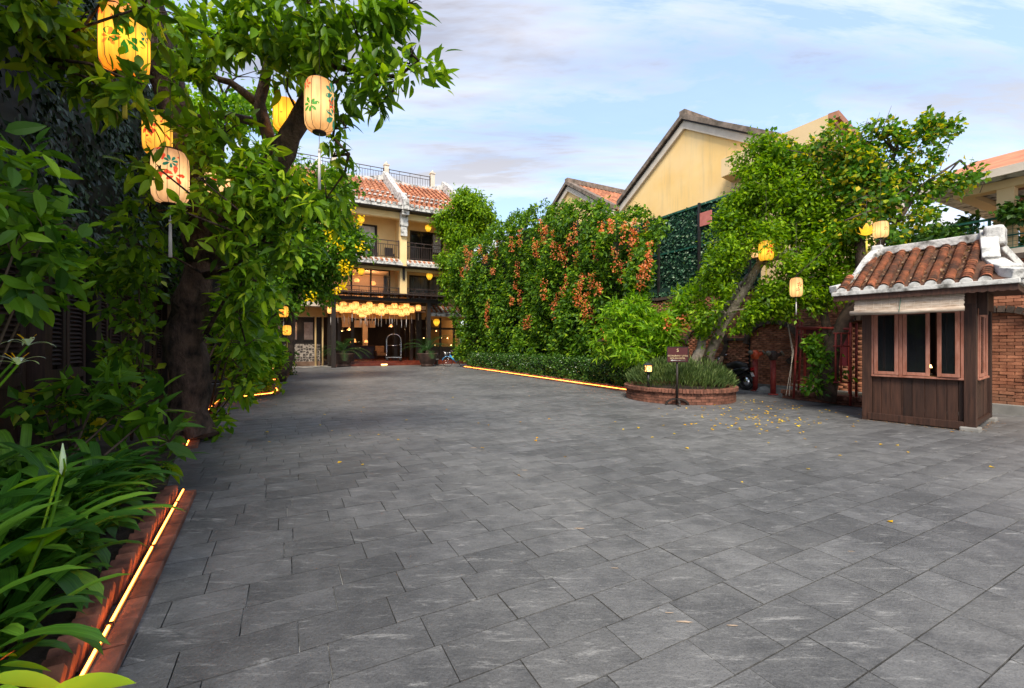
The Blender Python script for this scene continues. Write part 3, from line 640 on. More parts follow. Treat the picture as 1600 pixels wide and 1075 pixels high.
cr = thing('shaded_creeper', 'glossy creeper, coloured dark for shade, covering the upper wall at the top left', 'creeper', S(-2.7, 8, 3))
n = 15000; uu = -2.78 + np.abs(rng.normal(size=n)) * .12; vv = rng.uniform(.5, 19, n); zz_ = rng.uniform(2.75, 7.7, n)
bumpv = .22 * np.sin(vv * 2.1 + zz_ * 1.3) + .18 * np.sin(vv * .9 - zz_ * 2.2); uu = uu + np.clip(bumpv, -.1, .4)
P = np.stack([uu * CY - vv * SY, uu * SY + vv * CY, zz_], 1)
a = np.tile(np.array([CY, SY, 0]) * .35 + np.array([0, 0, -.8]), (n, 1)) + rdir(n) * .5; nn = np.tile(np.array([CY, SY, .3]), (n, 1)) + rdir(n) * .5
scatter('leaf', L_DARK, LEAF_R, P - np.array(cr.location), basis(a, nn) * (rng.uniform(.09, .16, n))[:, None, None], cr, 200, 'foliage', singles_min_px=9)

# ================================================================== BIG NEAR TREE
tb = Vector((-4.95, 6.75, .04)); nt_ = thing('shade_tree', 'big dark-trunked tree with long glossy leaves and lanterns, left of the courtyard', 'tree', tb)
def AT(x, y, Y): return A(x, y, Y)
trunk = [tb + Vector((.05, 0, -.05)), AT(300, 640, 6.7), AT(288, 560, 6.6), AT(300, 490, 6.55), AT(318, 430, 6.5), AT(322, 380, 6.5)]
tp = []; tr_ = []
rad_k = [.33, .25, .26, .27, .24, .20]
paths = [(trunk, rad_k),
         ([AT(320, 400, 6.5), AT(318, 330, 6.2), AT(300, 250, 6.0), AT(268, 150, 5.8), AT(245, 60, 5.6), AT(225, -40, 5.4)], [.26, .24, .2, .19, .2, .14]),
         ([AT(328, 400, 6.5), AT(380, 320, 6.3), AT(430, 255, 6.0), AT(470, 185, 5.8), AT(505, 100, 5.5), AT(530, 30, 5.2)], [.24, .18, .16, .13, .09, .05]),
         ([AT(430, 255, 6.0), AT(405, 160, 6.0), AT(425, 80, 5.8), AT(440, 10, 5.6)], [.09, .075, .05, .03]),
         ([AT(405, 165, 6.0), AT(360, 130, 5.8), AT(320, 115, 5.6)], [.06, .045, .03]),
         ([AT(395, 190, 6.1), AT(345, 178, 5.9), AT(300, 185, 5.9)], [.06, .05, .04]),
         ([AT(505, 100, 5.5), AT(560, 110, 5.2), AT(620, 120, 5.0), AT(655, 95, 4.9)], [.04, .03, .02, .012]),
         ([AT(530, 30, 5.2), AT(580, 20, 5.0), AT(630, -5, 4.9)], [.03, .02, .01]),
         ([AT(470, 185, 5.8), AT(520, 215, 5.4), AT(545, 240, 5.2)], [.03, .02, .01]),
         ([AT(322, 430, 6.3), AT(360, 420, 5.9), AT(410, 380, 5.6)], [.05, .03, .015]),
         ([AT(322, 520, 6.2), AT(350, 470, 5.8), AT(380, 440, 5.6)], [.03, .02, .01]),
         ([AT(245, 60, 5.6), AT(150, 60, 5.0), AT(60, 90, 4.4)], [.08, .05, .02])]
tree_limbs(nt_, 'limb', paths, M_BARK, 14, .10)
nb = [BL(640, 100, 4.9, 38), BL(595, 130, 4.9, 40), BL(560, 60, 5.0, 50), BL(610, 40, 4.9, 30), BL(520, 130, 5.2, 45), BL(590, 165, 5.0, 22), BL(500, 50, 5.0, 50), BL(440, 60, 5.2, 55), BL(385, 30, 5.2, 60), BL(330, 60, 5.2, 60), BL(640, 5, 4.8, 22), BL(570, 5, 4.8, 40), BL(480, 5, 4.8, 50),
      BL(520, 245, 5.3, 26), BL(540, 200, 5.3, 22), BL(450, 120, 5.6, 40), BL(350, 210, 5.7, 45), BL(300, 120, 5.4, 45), BL(330, 250, 5.6, 55), BL(400, 280, 5.6, 50), BL(455, 300, 5.6, 55), BL(510, 310, 5.6, 40), BL(370, 330, 5.4, 60),
      BL(430, 360, 5.6, 45), BL(460, 390, 5.7, 32), BL(365, 395, 5.3, 38), BL(400, 440, 5.6, 40), BL(375, 490, 5.6, 30), BL(385, 540, 6.0, 30), BL(385, 590, 6.3, 22),
      BL(120, 40, 4.5, 50), BL(60, 60, 4.2, 60), BL(10, 30, 4.0, 50), BL(190, 150, 4.6, 40), BL(240, 20, 4.6, 40), BL(130, 130, 4.4, 38), BL(235, 330, 5.4, 32), BL(220, 260, 5.2, 30), BL(210, 380, 5.4, 28), BL(60, 5, 4, 50), BL(160, 0, 4.0, 34), BL(225, 10, 3.9, 22), BL(180, 135, 4.05, 18), BL(215, 130, 4.05, 14), BL(285, 330, 4.6, 16), BL(320, 285, 4.8, 16), BL(250, 265, 4.6, 8)]
C, D = blob_clusters(nb, 860, 10, .5)
foliage(nt_, 'leaf', L_NEAR, LEAF_L, C, D, 6, .195, .055, .25, 300, 'foliage', up=.8)
ends = [p for pts, _ in paths[1:] for p in pts]
twigs(nt_, nb, M_BARK, ends, .009, 4)
bush('tree_shoot_bush', 'bright leafy shoots spilling from the big trunk foot onto the paving', 'bush', [BL(365, 520, 6.6, 30), BL(385, 470, 6.6, 34), BL(368, 610, 7.2, 22), BL(356, 650, 7.2, 18), BL(338, 690, 6.9, 14), BL(410, 520, 7.2, 28), BL(378, 570, 7.0, 26), BL(425, 495, 7, 20)], L_BRIGHT, LEAF_L, 520, .2, 5, .05, 250, base=(-5.2, 7.4, .04))

# ================================================================== LANTERNS
def lantern(label, p, r, h, mat, tassel=.3, tmat=None, cord=1.3, group='painted silk lanterns hung in the trees', shape='cyl', prints=None, ribs=10, seed=0):
    t = thing('lantern', label, 'lantern', p, 0, group); H = h / 2
    if shape == 'cyl': prof = [(r * .45, -H), (r * .8, -H * .93), (r * .96, -H * .75), (r, -H * .45), (r, H * .45), (r * .96, H * .75), (r * .8, H * .93), (r * .45, H)]
    elif shape == 'drop': prof = [(r * .25, -H), (r * .55, -H * .7), (r * .9, -H * .1), (r, H * .35), (r * .8, H * .75), (r * .3, H)]
    else: prof = [(r * .3, -H), (r * .7, -H * .8), (r * .95, -H * .4), (r, 0), (r * .95, H * .4), (r * .7, H * .8), (r * .3, H)]
    MB().lathe(prof, n=20).build('silk_shade', mat, t)
    if ribs:
        rb = MB()
        for k in range(ribs):
            a = 2 * math.pi * k / ribs + .2; rb.tube([(q * 1.012 * math.cos(a), q * 1.012 * math.sin(a), z) for q, z in prof], max(.0022, r * .018), 4, smooth=False)
        rb.build('wire_ribs', M_IRON, t)
    MB().lathe([(.001, H * .98), (r * .47, H * .98), (r * .47, H * 1.06), (.001, H * 1.06)], n=12).build('top_cap', M_WOODD, t)
    MB().lathe([(.001, -H * 1.05), (r * .47, -H * 1.05), (r * .47, -H * .98), (.001, -H * .98)], n=12).build('base_ring', M_WOODD, t)
    MB().tube([(0, 0, H), (0, 0, H + cord)], max(.003, r * .015), 5).build('cord', M_IRON, t)
    if tassel:
        q = MB(); rs = random.Random(seed)
        q.tube([(0, 0, -H), (0, 0, -H - tassel * .35)], r * .02 + .001, 5); q.tube([(0, 0, -H - tassel * .3), (0, 0, -H - tassel * .36)], r * .09, 6)
        for k in range(9):
            a = k * .7; q.tube([(math.cos(a) * r * .05, math.sin(a) * r * .05, -H - tassel * .35), (math.cos(a) * r * .08, math.sin(a) * r * .08, -H - tassel)], r * .035, 4)
        q.build('tassel', tmat or M_TRIM, t)
    if prints:
        rs = random.Random(seed)
        for (col, ang, z, s, kindp) in prints:
            m_ = MB()
            petals = 7 if kindp == 'leafy' else 5
            for k in range(petals):
                b = k * 2 * math.pi / petals + rs.random() * .3; L = s * rs.uniform(.8, 1.1); poly = []
                for (tt, ww) in ((.12, .0), (.45, .16), (.8, .2), (1, .05), (1, -.05), (.8, -.2), (.45, -.16)):
                    dx = (math.cos(b) * tt - math.sin(b) * ww) * L; dz = (math.sin(b) * tt + math.cos(b) * ww) * L
                    aa = ang + dx / r; zz2 = max(-H * .93, min(H * .93, z + dz)); rr = r * 1.006
                    poly.append((rr * math.cos(aa), rr * math.sin(aa), zz2))
                m_.add(poly, [tuple(range(len(poly)))])
            m_.build('painted_flower', col, t)
    return t
M_SILKY = silk('yellow_silk_lit', (1, .46, .03), (.85, .20, .008), (.75, .10, .02), .62, .66)
M_SILKO = silk('orange_silk_lit', (1, .46, .05), (.75, .20, .012), (.5, .04, .01), .48, .58)
M_SILKC = silk('cream_silk_lit', (1, .58, .22), (.75, .30, .09), (.12, .26, .04), .45, .68)
M_SILKP = silk('pink_silk_lit', (1, .56, .24), (.60, .28, .13), (.6, .04, .02), .46, .60)
M_SILKF = silk('far_silk_lit', (1, .55, .15), (.9, .26, .04), (.62, .09, .02), .72, .56, pscale=12)
M_SILKG = silk('golden_silk_lit', (1, .52, .03), (.8, .32, .01), (.6, .14, .01), .48, .7)
M_PG = emis('painted_green', (.03, .20, .005), .3, (.04, .22, .02)); M_PR = emis('painted_red', (.8, .07, .015), .35, (.5, .05, .02)); M_PT = emis('painted_teal', (.02, .2, .10), .2, (.03, .2, .12)); M_PO = emis('painted_orange', (.95, .22, .02), .45, (.7, .2, .03))
M_TASY = surf('yellow_tassel', (.55, .45, .05), (.7, .6, .1), 5, .8, .05); M_TASW = surf('pale_tassel', (.5, .48, .46), (.65, .62, .6), 5, .8, .05)
def LA(x, y, Y): return A(x, y, Y)
f = -math.pi / 2
lantern('largest yellow lantern with green and red flowers, at the top left of the big tree', LA(195, 66, 4.3), .195, .66, M_SILKY, .42, M_TASY, prints=[(M_PG, f + .7, -.05, .17, 'leafy'), (M_PO, f + .1, -.08, .09, 'f'), (M_PR, f - .35, .2, .07, 'f'), (M_PT, f + 1.6, .05, .06, 'f')], seed=1, ribs=10, cord=.7)
lantern('cream lantern with a green leaf print hanging against the sky on the right limb', LA(499, 166, 4.7), .15, .56, M_SILKC, .62, M_TASW, prints=[(M_PG, f - .7 + .5, -.06, .09, 'leafy'), (M_PT, f + 1.5, .12, .13, 'leafy'), (M_PT, f + 1.6, -.12, .13, 'leafy'), (M_PR, f + 1.5, .0, .07, 'f'), (M_PR, f - .5, .16, .05, 'f')], seed=2)
lantern('yellow lantern half hidden behind the right limb of the big tree', LA(447, 181, 5.9), .16, .42, M_SILKY, 0, seed=3)
lantern('orange lantern behind the trunk just under the largest lantern', LA(246, 210, 5.4), .15, .52, M_SILKO, 0, prints=[(M_PR, f + .1, .05, .12, 'f')], seed=4)
lantern('pinkish white lantern behind leaves left of the big trunk', LA(266, 277, 4.9), .175, .60, M_SILKP, .6, M_TASW, prints=[(M_PR, f + .9, -.02, .1, 'f'), (M_PT, f + .7, .12, .08, 'leafy')], seed=5)
lantern('pale lantern behind leaves right of the big trunk', LA(340, 284, 5.6), .14, .36, M_SILKP, 0, seed=6)
lantern('upper of the two small orange lanterns in the far left trees', LA(443, 487, 13.5), .14, .34, M_SILKO, .5, M_TASW, seed=7)
lantern('lower of the two small orange lanterns in the far left trees', LA(448.5, 516, 13.2), .12, .30, M_SILKO, .5, M_TASY, seed=8)
lantern('yellow lantern beside the pale leaning trunk of the right tree', LA(1197, 392, 11.0), .17, .50, M_SILKG, .5, M_TASY, prints=[(M_PR, f, 0, .12, 'f')], seed=9)
lantern('small white lantern left of the yellow one by the leaning trunk', LA(1182, 392, 11.6), .13, .36, M_SILKP, .4, M_TASW, seed=10)
lantern('white lantern with red writing-like flowers hanging before the brick wall', LA(1244, 449, 10.2), .13, .45, M_SILKC, .42, M_TASW, prints=[(M_PR, f, .05, .06, 'f'), (M_PR, f - .3, -.06, .05, 'f')], seed=11)
lantern('cream patterned lantern beside the lotus lantern above the kiosk roof', LA(1376, 359, 9.6), .14, .36, M_SILKC, .5, M_TASW, prints=[(M_PR, f, 0, .05, 'f')], seed=12)
lot = thing('lotus_lantern', 'golden lotus shaped lantern above the left end of the kiosk roof', 'lantern', LA(1354, 362, 9.4))
pt = long_leaf(.26, -.45, 5, .2)
for ring, (k, s, tilt) in enumerate([(7, .24, 62), (7, .22, 30), (6, .18, 5)]):
    me = mesh_np('petal', np.array(pt[0]) * s, [list(q) for q in pt[1]], smooth=True); me.materials.append(M_SILKG)
    for i in range(k):
        o = link('petal', me, None, lot); o.rotation_euler = (R(tilt), 0, i * 2 * math.pi / k + ring * .4); o.location = (0, 0, -.08)
MB().tube([(0, 0, -.1), (0, 0, -.22)], .008, 5).tube([(0, 0, -.2), (0, 0, -.52)], .018, 6).build('tassel', M_TASY, lot)
MB().tube([(0, 0, -.08), (0, 0, .7)], .004, 5).build('cord', M_IRON, lot)
for lb, pts_ in (('thin cable sagging from the leaning trunk to the white lantern', [A(1185, 478, 11.0), A(1215, 462, 10.6), A(1243, 432, 10.2), A(1300, 380, 10.0)]), ('thin cable carrying the lotus lantern and its neighbour above the kiosk', [A(1300, 330, 9.9), A(1354, 305, 9.4), A(1376, 310, 9.6), A(1420, 288, 9.9)])):
    q = thing('cable', lb, 'cable', pts_[0]); MB(q.location).tube(pts_, .006, 5).build('wire', M_IRON, q)
# string between trees carrying the right lanterns
# ================================================================== TREES IN THE MIDDLE LEFT (yellow flowers)
def tree(name, label, base, blobs, mat, tmpl, leafn, length, trunk_pts, rads, bark, per=5, spread=.08, limit=150, droop=.25, sub=10, tw=.02, minpx=9, extra_limbs=()):
    t = thing(name, label, 'tree', base)
    tree_limbs(t, 'limb', [(trunk_pts, rads)] + list(extra_limbs), bark, 10, .06)
    C, D = blob_clusters(blobs, leafn // per, sub)
    foliage(t, 'leaf', mat, tmpl, C, D, per, length, spread, droop, limit, 'crown', minpx=minpx)
    twigs(t, blobs, bark, [p for p in trunk_pts[1:]] + [q for e in extra_limbs for q in e[0]], tw, 4)
    return t
def flowers(t, pts, mat, n, s, size, name='flower_cluster'):
    for p in pts:
        k = n; P_ = np.clip(rng.normal(size=(k, 3)), -1.6, 1.6) * s; a = rdir(k); V = basis(a, rdir(k)) * size
        tv = np.asarray(LEAF_R[0]); X = (np.einsum('nij,kj->nki', V, tv) + P_[:, None, :]).reshape(-1, 3); f_ = np.asarray(LEAF_R[1]); fa = (f_[None] + (np.arange(k) * 5)[:, None, None]).reshape(-1, 4)
        o = link(name, mesh_np(name, X, fa, rnd=np.repeat(rng.random(k), 5)), mat, t); o.location = Vector(p) - t.location
b0 = Vector((-9.2, 17.3, 0))
yt = tree('trumpet_tree', 'round leafy tree with bunches of yellow flowers before the hotel on the left', b0,
     [BL(520, 330, 17, 42), BL(545, 370, 17, 30), BL(500, 300, 17.5, 40), BL(470, 350, 16.5, 50), BL(520, 400, 17, 42), BL(480, 420, 16.5, 45), BL(545, 415, 17, 20), BL(440, 400, 16, 50), BL(450, 450, 16.5, 40), BL(500, 455, 17, 28), BL(420, 330, 16, 50), BL(440, 290, 17, 40), BL(405, 440, 16, 40), BL(530, 290, 17.5, 26), BL(390, 380, 16, 50)],
     L_MID, LEAF_S, 22000, .19, [b0, A(452, 560, 17), A(455, 480, 17), A(470, 410, 17), A(490, 350, 17)], [.2, .17, .15, .1, .05], M_BARKM, spread=.12)
flowers(yt, [A(x, y, 16) for x, y in [(540, 505 - 80), (535, 415), (545, 420), (520, 372), (531, 385), (515, 358), (480, 310), (435, 322), (538, 445), (528, 452), (560, 345), (548, 330), (478, 262 + 20), (500, 290), (566, 385), (470, 330), (430, 355), (487, 465)]], L_PETALY, 20, .11, .11)
# pale green tree behind the near canopy
b0 = Vector((-11.5, 19.5, 0))
tree('feathery_tree', 'pale sunlit tree seen through the gaps of the big tree canopy', b0, [BL(370, 120, 14, 60), BL(330, 200, 14, 60), BL(400, 200, 15, 50), BL(300, 60, 14, 60), BL(420, 250, 16, 40), BL(300, 300, 14, 55), BL(360, 290, 14, 55), BL(260, 180, 13, 60)], L_BRIGHT, LEAF_S, 9000, .2,
     [b0, A(350, 480, 14.5), A(345, 380, 14.5), A(345, 260, 14), A(350, 150, 14)], [.22, .18, .16, .1, .05], M_BARKM, spread=.15)
# dense shrubs down the left side
for (lab, bl, mt, nl, ln, b) in [
    ('dense dark green bush behind the big trunk, right of the louvred doors', [BL(360, 400, 10.5, 60), BL(330, 460, 10.5, 50), BL(390, 470, 11, 45), BL(350, 340, 10.5, 55), BL(300, 420, 10, 45), BL(400, 400, 11.5, 45)], L_MID, 9000, .16, S(-2.0, 12.2)),
    ('leafy bush beside the bollard lamp on the rounded bed tip', [BL(400, 570, 11.9, 28), BL(375, 580, 11.7, 28), BL(420, 560, 12.4, 22), BL(390, 530, 12.0, 32), BL(420, 590, 12.8, 14), BL(365, 540, 11.8, 32)], L_BRIGHT, 2600, .17, G(388, 618)),
    ('tall bush between the rounded bed tip and the small orange lanterns', [BL(410, 480, 13.5, 40), BL(425, 520, 14, 28), BL(400, 440, 13.5, 40), BL(380, 500, 13, 36)], L_MID, 5200, .17, G(404, 600) + Vector((-.4, 0, 0))),
    ('clipped dark bush in the far left bed before the patterned wall', [BL(435, 565, 20, 20), BL(445, 572, 21, 14), BL(425, 555, 20, 22), BL(420, 575, 19, 18), BL(448, 558, 22, 12)], L_HEDGE, 4200, .13, G(432, 588))]:
    bush('dense_bush', lab, 'bush', bl, mt, LEAF_S, nl, ln, 5, .1, 60, base=b, twig=.012)
# dark posts with creeper near the left
post = thing('pergola', 'dark timber pergola posts among the far left trees', 'pergola', S(-.9, 20.5), YAW)
for vv_ in (18.5, 22.2): MB((-.9, 20.5, 0)).box(-1.0, -.8, vv_, vv_ + .2, 0, 3.6).build('post', M_WOODD, post)
MB((-.9, 20.5, 0)).box(-1.02, -.78, 18, 23, 3.6, 3.8).build('beam', M_WOODD, post)
# bollard lamps
def cage_lamp(label, p, h, s=.16):
    t = thing('garden_lamp', label, 'lamp', p)
    MB().tube([(0, 0, -.02), (0, 0, h - s)], .035, 10).build('post', M_DARK, t)
    MB().box(-s / 2 + .01, s / 2 - .01, -s / 2 + .01, s / 2 - .01, h - s, h).build('glass', M_LAMPG, t)
    g = MB(); q = s / 2
    for a in (-q, q):
        for b in (-q, q): g.bar((a, b, h - s), (a, b, h), .014, .014, (0, 1, 0))
    for sx, sy in ((1, 0), (-1, 0), (0, 1), (0, -1)):
        for e in (-1, 1):
            if sx: g.bar((sx * q, -q, h - s / 2 - e * s / 2), (sx * q, q, h - s / 2 + e * s / 2), .008, .008, (1, 0, 0))
            else: g.bar((-q, sy * q, h - s / 2 - e * s / 2), (q, sy * q, h - s / 2 + e * s / 2), .008, .008, (0, 1, 0))
    g.build('lattice', M_DARK, t)
    MB().lathe([(s * .95, h), (s * .95, h + .015), (s * .3, h + .07), (.001, h + .08)], n=4, smooth=False).build('roof', M_DARK, t)
    MB().lathe([(.001, h - s - .02), (s * .7, h - s - .02), (s * .7, h - s), (.001, h - s)], n=12).build('tray', M_DARK, t)
    return t
cage_lamp('lit lattice bollard lamp on the rounded bed tip at the left', G(417, 613.5), .86, .2)
cage_lamp('lit lattice bollard lamp just behind the first one in the left shrubs', G(424, 606), .80, .16)

# ================================================================== MAIN BUILDING
ob = (5.0, 33.0, 0)
hb = thing('hotel', 'three-storey yellow hotel with tiled roof and balconies at the end of the courtyard', 'building', S(5.0, 33.0), YAW)
VF, VW = 31.5, 33.3; BAYS = [-2.85, 2.35, 7.55, 12.75]
FL = {1: .3, 2: 4.3, 3: 7.6}
def wall_open(u0, u1, z0, z1, ops):
    mb = MB(ob); us = sorted({u0, u1, *[q for o_ in ops for q in o_[:2]]}); zs = sorted({z0, z1, *[q for o_ in ops for q in o_[2:4]]})
    for a, b in zip(us[:-1], us[1:]):
        for c, d in zip(zs[:-1], zs[1:]):
            if not any(o_[0] <= a and b <= o_[1] and o_[2] <= c and d <= o_[3] for o_ in ops): mb.box(a, b, VW, VW + .25, c, d)
    return mb.build('wall', M_CREAM, hb)
openings3 = [(3.4, 6.1, 7.62, 10.3), (8.55, 11.2, 7.62, 10.25)]; openings2 = [(2.9, 7.05, 4.32, 7.05), (8.5, 11.6, 4.32, 6.8)]
wall_open(-2.85, 12.75, 7.6, 11.2, openings3 + [(-2.0, .8, 7.62, 10.3)]); wall_open(-2.85, 12.75, 4.3, 7.35, openings2)
MB(ob).box(-2.85, 12.75, VW + .25, 43, 3.9, 4.2).build('floor_slab', M_TRIM, hb)
MB(ob).box(12.5, 12.75, VW + .25, 43, 0, 11.2).build('side_wall', M_CREAM, hb); MB(ob).box(-2.85, 12.75, 43, 43.3, 0, 11.2).build('rear_wall', M_CREAM, hb)
for z in (7.45, 4.15): MB(ob).box(-2.85, 12.75, VF - .1, VW + .25, z - .15, z + .15).build('balcony_floor', M_TRIM, hb)
MB(ob).box(-2.85, 12.75, VF - .25, VF + .1, 10.45, 11.0).build('beam', M_CREAM, hb)
MB(ob).box(-2.85, 12.75, VF - .2, VF + .1, 6.75, 7.1).build('beam', M_CREAM, hb)
MB(ob).box(-2.85, 12.75, VF, VW, 11.0, 11.1).build('ceiling', M_CREAM, hb)
MB(ob).box(-2.85, 12.75, VW + .25, 43, 7.3, 7.45).build('floor_slab', M_TRIM, hb)
for u in BAYS:
    MB(ob).box(u - .24, u + .24, VF - .3, VF + .2, 4.3, 11.0).build('column', M_CREAM, hb)
    MB(ob).box(u - .12, u + .12, VF + .2, VW, 4.3, 11.0).build('party_wall', M_CREAM, hb)
    c = MB(ob); c.box(u - .27, u + .27, VF - .55, VF - .302, 9.9, 10.9); c.box(u - .22, u + .22, VF - .50, VF - .303, 9.2, 9.9); c.box(u - .25, u + .25, VF - .95, VF - .55, 10.6, 11.25); c.build('corbel', M_WHITE, hb)
    MB(ob).box(u - .08, u + .08, VF - .4, VF - .302, 6.1, 7.0).build('bracket', M_WOODD, hb)
def sliding_door(u0, u1, z0, z1, leaves, curtain, lit=None):
    fr = MB(ob); s = .1; n_ = leaves
    fr.box(u0, u1, VW - .03, VW + .12, z1 - s, z1); fr.box(u0, u1, VW - .03, VW + .12, z0, z0 + .08)
    for k in range(n_ + 1): x = u0 + (u1 - u0 - s) * k / n_; fr.box(x, x + s, VW - .032, VW + .122, z0 + .08, z1 - s)
    q = fr.build('window', M_WOODD, hb)
    for k in range(n_):
        a = u0 + (u1 - u0 - s) * k / n_ + s; b = u0 + (u1 - u0 - s) * (k + 1) / n_
        MB(ob).box(a, b, VW + .04, VW + .05, z0 + .08, z1 - s).build('pane', M_GLASS, q)
    for k in range(2 if curtain else 0):
        c0, c1 = curtain; wd = (c1 - c0)
        cm = MB(ob); m_ = 24; pts = [(c0 + wd * i / m_, VW + .11 + .03 * math.sin(i * 1.9)) for i in range(m_ + 1)]
        if k: break
        cm.add([(a, b, z0 + .1) for a, b in pts] + [(a, b, z1 - .05) for a, b in pts], [(i, i + 1, i + m_ + 2, i + m_ + 1) for i in range(m_)]); cm.build('curtain', lit or M_CURT, q)
    return q
sliding_door(3.4, 6.1, 7.62, 10.3, 2, (3.5, 5.95)); sliding_door(8.55, 11.2, 7.62, 10.25, 3, (10.3, 11.1)); sliding_door(-2, .8, 7.62, 10.3, 2, (-1.9, .7))
sliding_door(2.9, 7.05, 4.32, 7.05, 3, None); sliding_door(8.5, 11.6, 4.32, 6.8, 2, (8.6, 11.5), M_CURTD)
# rooms behind the windows
for (u0, u1, z0, z1) in ((-2.7, 7.4, 7.5, 11.0), (7.7, 12.4, 7.5, 11.0), (-2.7, 7.4, 4.25, 7.25), (7.7, 12.4, 4.25, 7.25)):
    m_ = MB(ob); m_.box(u0, u1, 37.5, 37.6, z0, z1); m_.box(u0, u1, VW + .3, 37.5, z1 - .03, z1 - .01); m_.build('room_lining', M_CEIL if z0 < 5 and u0 < 0 else M_CURTD, hb)
for (x, y, z) in ((6.2, 35.5, 6.3), (5.0, 35.8, 6.5), (6.6, 34.6, 5.2)):
    MB(ob).lathe([(.16, -.12), (.22, 0), (.1, .14)], (x, y, z), 12).build('room_lamp', M_SHADE, hb)
def railing(u0, u1, v, z, h, step=.16, mat=M_IRON):
    r = MB(ob); r.box(u0, u1, v - .03, v + .03, z + h - .05, z + h); r.box(u0, u1, v - .02, v + .02, z + h - .32, z + h - .28); r.box(u0, u1, v - .02, v + .02, z + .08, z + .12)
    for u in (u0, u1 - .07): r.box(u, u + .07, v - .035, v + .035, z, z + h + .05)
    q = r.build('railing', mat, hb); b = MB(ob); k = int((u1 - u0) / step)
    for i in range(1, k): x = u0 + (u1 - u0) * i / k; b.box(x - .014, x + .014, v - .012, v + .012, z + .12, z + h - .32 if i % 4 else z + h - .05)
    b.build('balusters', mat, q, kind='stuff')
for a, b in zip(BAYS[:-1], BAYS[1:]):
    railing(a + .26, b - .26, VF - .1, 7.62, 1.25); railing(a + .26, b - .26, VF - .1, 4.32, 1.2)
# tiled skirt roofs + main roof
TILEH = []
nseg = 5
def half_tile(r=.5, n=5, taper=.86):
    v = []; f = []
    for j, (y, rr) in enumerate(((0, r), (1, r * taper))):
        for i in range(n + 1): a = math.pi * i / n; v.append((math.cos(a) * rr, y, math.sin(a) * rr * .9 + (0 if j == 0 else -.0)))
    for i in range(n): f.append((i, i + 1, n + 2 + i, n + 1 + i))
    return v, f
HT = half_tile()
def tile_roof(parent, off, u0, u1, v0, z0, v1, z1, pitch, rows, mat, rad=None, limit=0, clip=None, name='roof_tile'):
    P_ = []; M_ = []; sl_ = math.hypot(v1 - v0, z1 - z0); d = np.array([0, (v1 - v0) / sl_, (z1 - z0) / sl_]); nrm = np.array([0, -d[2], d[1]]); k = int(round((u1 - u0) / pitch)); rad = rad or pitch * .62
    L = sl_ / rows
    for i in range(k):
        u = u0 + (i + .5) * (u1 - u0) / k
        for j in range(rows):
            p = np.array([u, v0, z0]) + d * (j * L) + nrm * (.01 + .0) - np.array(off)
            if clip and not clip(u, (j + .5) / rows): continue
            y = d * L * 1.12 - nrm * .02 * 0; y = y + nrm * (-rad * .12)
            jx = rng.normal() * pitch * .02
            P_.append(p + nrm * rad * .14 + np.array([jx, 0, 0])); M_.append(np.stack([np.array([1, 0, 0]) * rad, y, nrm * rad * .8], 1))
    scatter(name, mat, HT, P_, M_, parent, limit=limit, stuff='roof_tiles', smooth=True)
for a, b in zip(BAYS[:-1], BAYS[1:]):
    # skirt over second floor
    m_ = MB(ob); m_.prism([(VF - .1, 7.55), (VF - .1, 7.3), (VF - .95, 7.02), (VF - .95, 7.1)], 0, a + .2, b - .2); sk = m_.build('skirt_roof', M_WHITE, hb)
    tile_roof(sk, ob, a + .3, b - .3, VF - .8, 7.15, VF - .12, 7.5, .36, 2, M_TILEF)
    m_ = MB(ob); m_.box(a + .2, b - .2, VF - 1.0, VF - .9, 7.0, 7.16)
    for i in range(14): u = a + .3 + (b - a - .6) * (i + .5) / 14; m_.box(u - .1, u + .1, VF - 1.02, VF - .86, 7.16, 7.27)
    m_.build('eave_edge', M_WHITE, hb)
    MB(ob).box(a, b, VF - .9, VF - .1, 6.93, 6.99).build('soffit', M_WOODD, hb)
    # main roof
    m_ = MB(ob); m_.prism([(VF - .9, 11.0), (37.4, 14.95), (37.4, 15.05), (VF - .9, 11.12)], 0, a + .1, b - .1); rf = m_.build('roof', M_TILEF, hb)
    tile_roof(rf, ob, a + .25, b - .25, VF - .85, 11.15, 37.3, 15.1, .40, 12, M_TILEF)
    for t_ in (.18, .33):
        mm = MB(ob)
        for i in range(13):
            u = a + .25 + (b - a - .5) * (i + .5) / 13; v_ = VF - .85 + (37.3 - VF + .85) * t_; z_ = 11.15 + 3.95 * t_
            mm.cbox((u, v_, z_ + .24), .17, .30, .10)
        mm.build('mortar_band', M_WHITE, hb)
    m_ = MB(ob); m_.box(a + .1, b - .1, VF - 1.0, VF - .88, 10.95, 11.16)
    for i in range(13): u = a + .25 + (b - a - .5) * (i + .5) / 13; m_.box(u - .12, u + .12, VF - 1.04, VF - .84, 11.16, 11.36)
    m_.build('eave_edge', M_WHITE, hb)
    MB(ob).box(a, b, VF - .95, VF - .25, 10.88, 10.94).build('soffit', M_WOODD, hb)
    # curved ridge
    m_ = MB(ob); q = [(a + .1 + (b - a - .2) * i / 8, 37.5, 15.1 + .45 * abs(i / 4 - 1) ** 2.5) for i in range(9)]
    for p1, p2 in zip(q[:-1], q[1:]): m_.bar(p1, p2, .3, .42)
    m_.build('ridge', M_WHITE, hb)
for u in BAYS:
    m_ = MB(ob); pr = [(VF - 1.2, 10.9), (VF - 1.2, 11.6), (VF - .6, 11.85), (VF - .4, 12.3), (VF + .6, 12.6), (37.0, 15.75), (37.6, 16.1), (37.9, 15.9), (37.9, 14.8), (VF - .5, 10.9)]
    m_.prism(pr, 0, u - .2, u + .2); m_.build('roof_parapet', M_WHITE, hb)
MB(ob).box(-2.85, 12.75, 37.9, 43.3, 11.2, 15.2).build('upper_block', M_CREAM, hb)
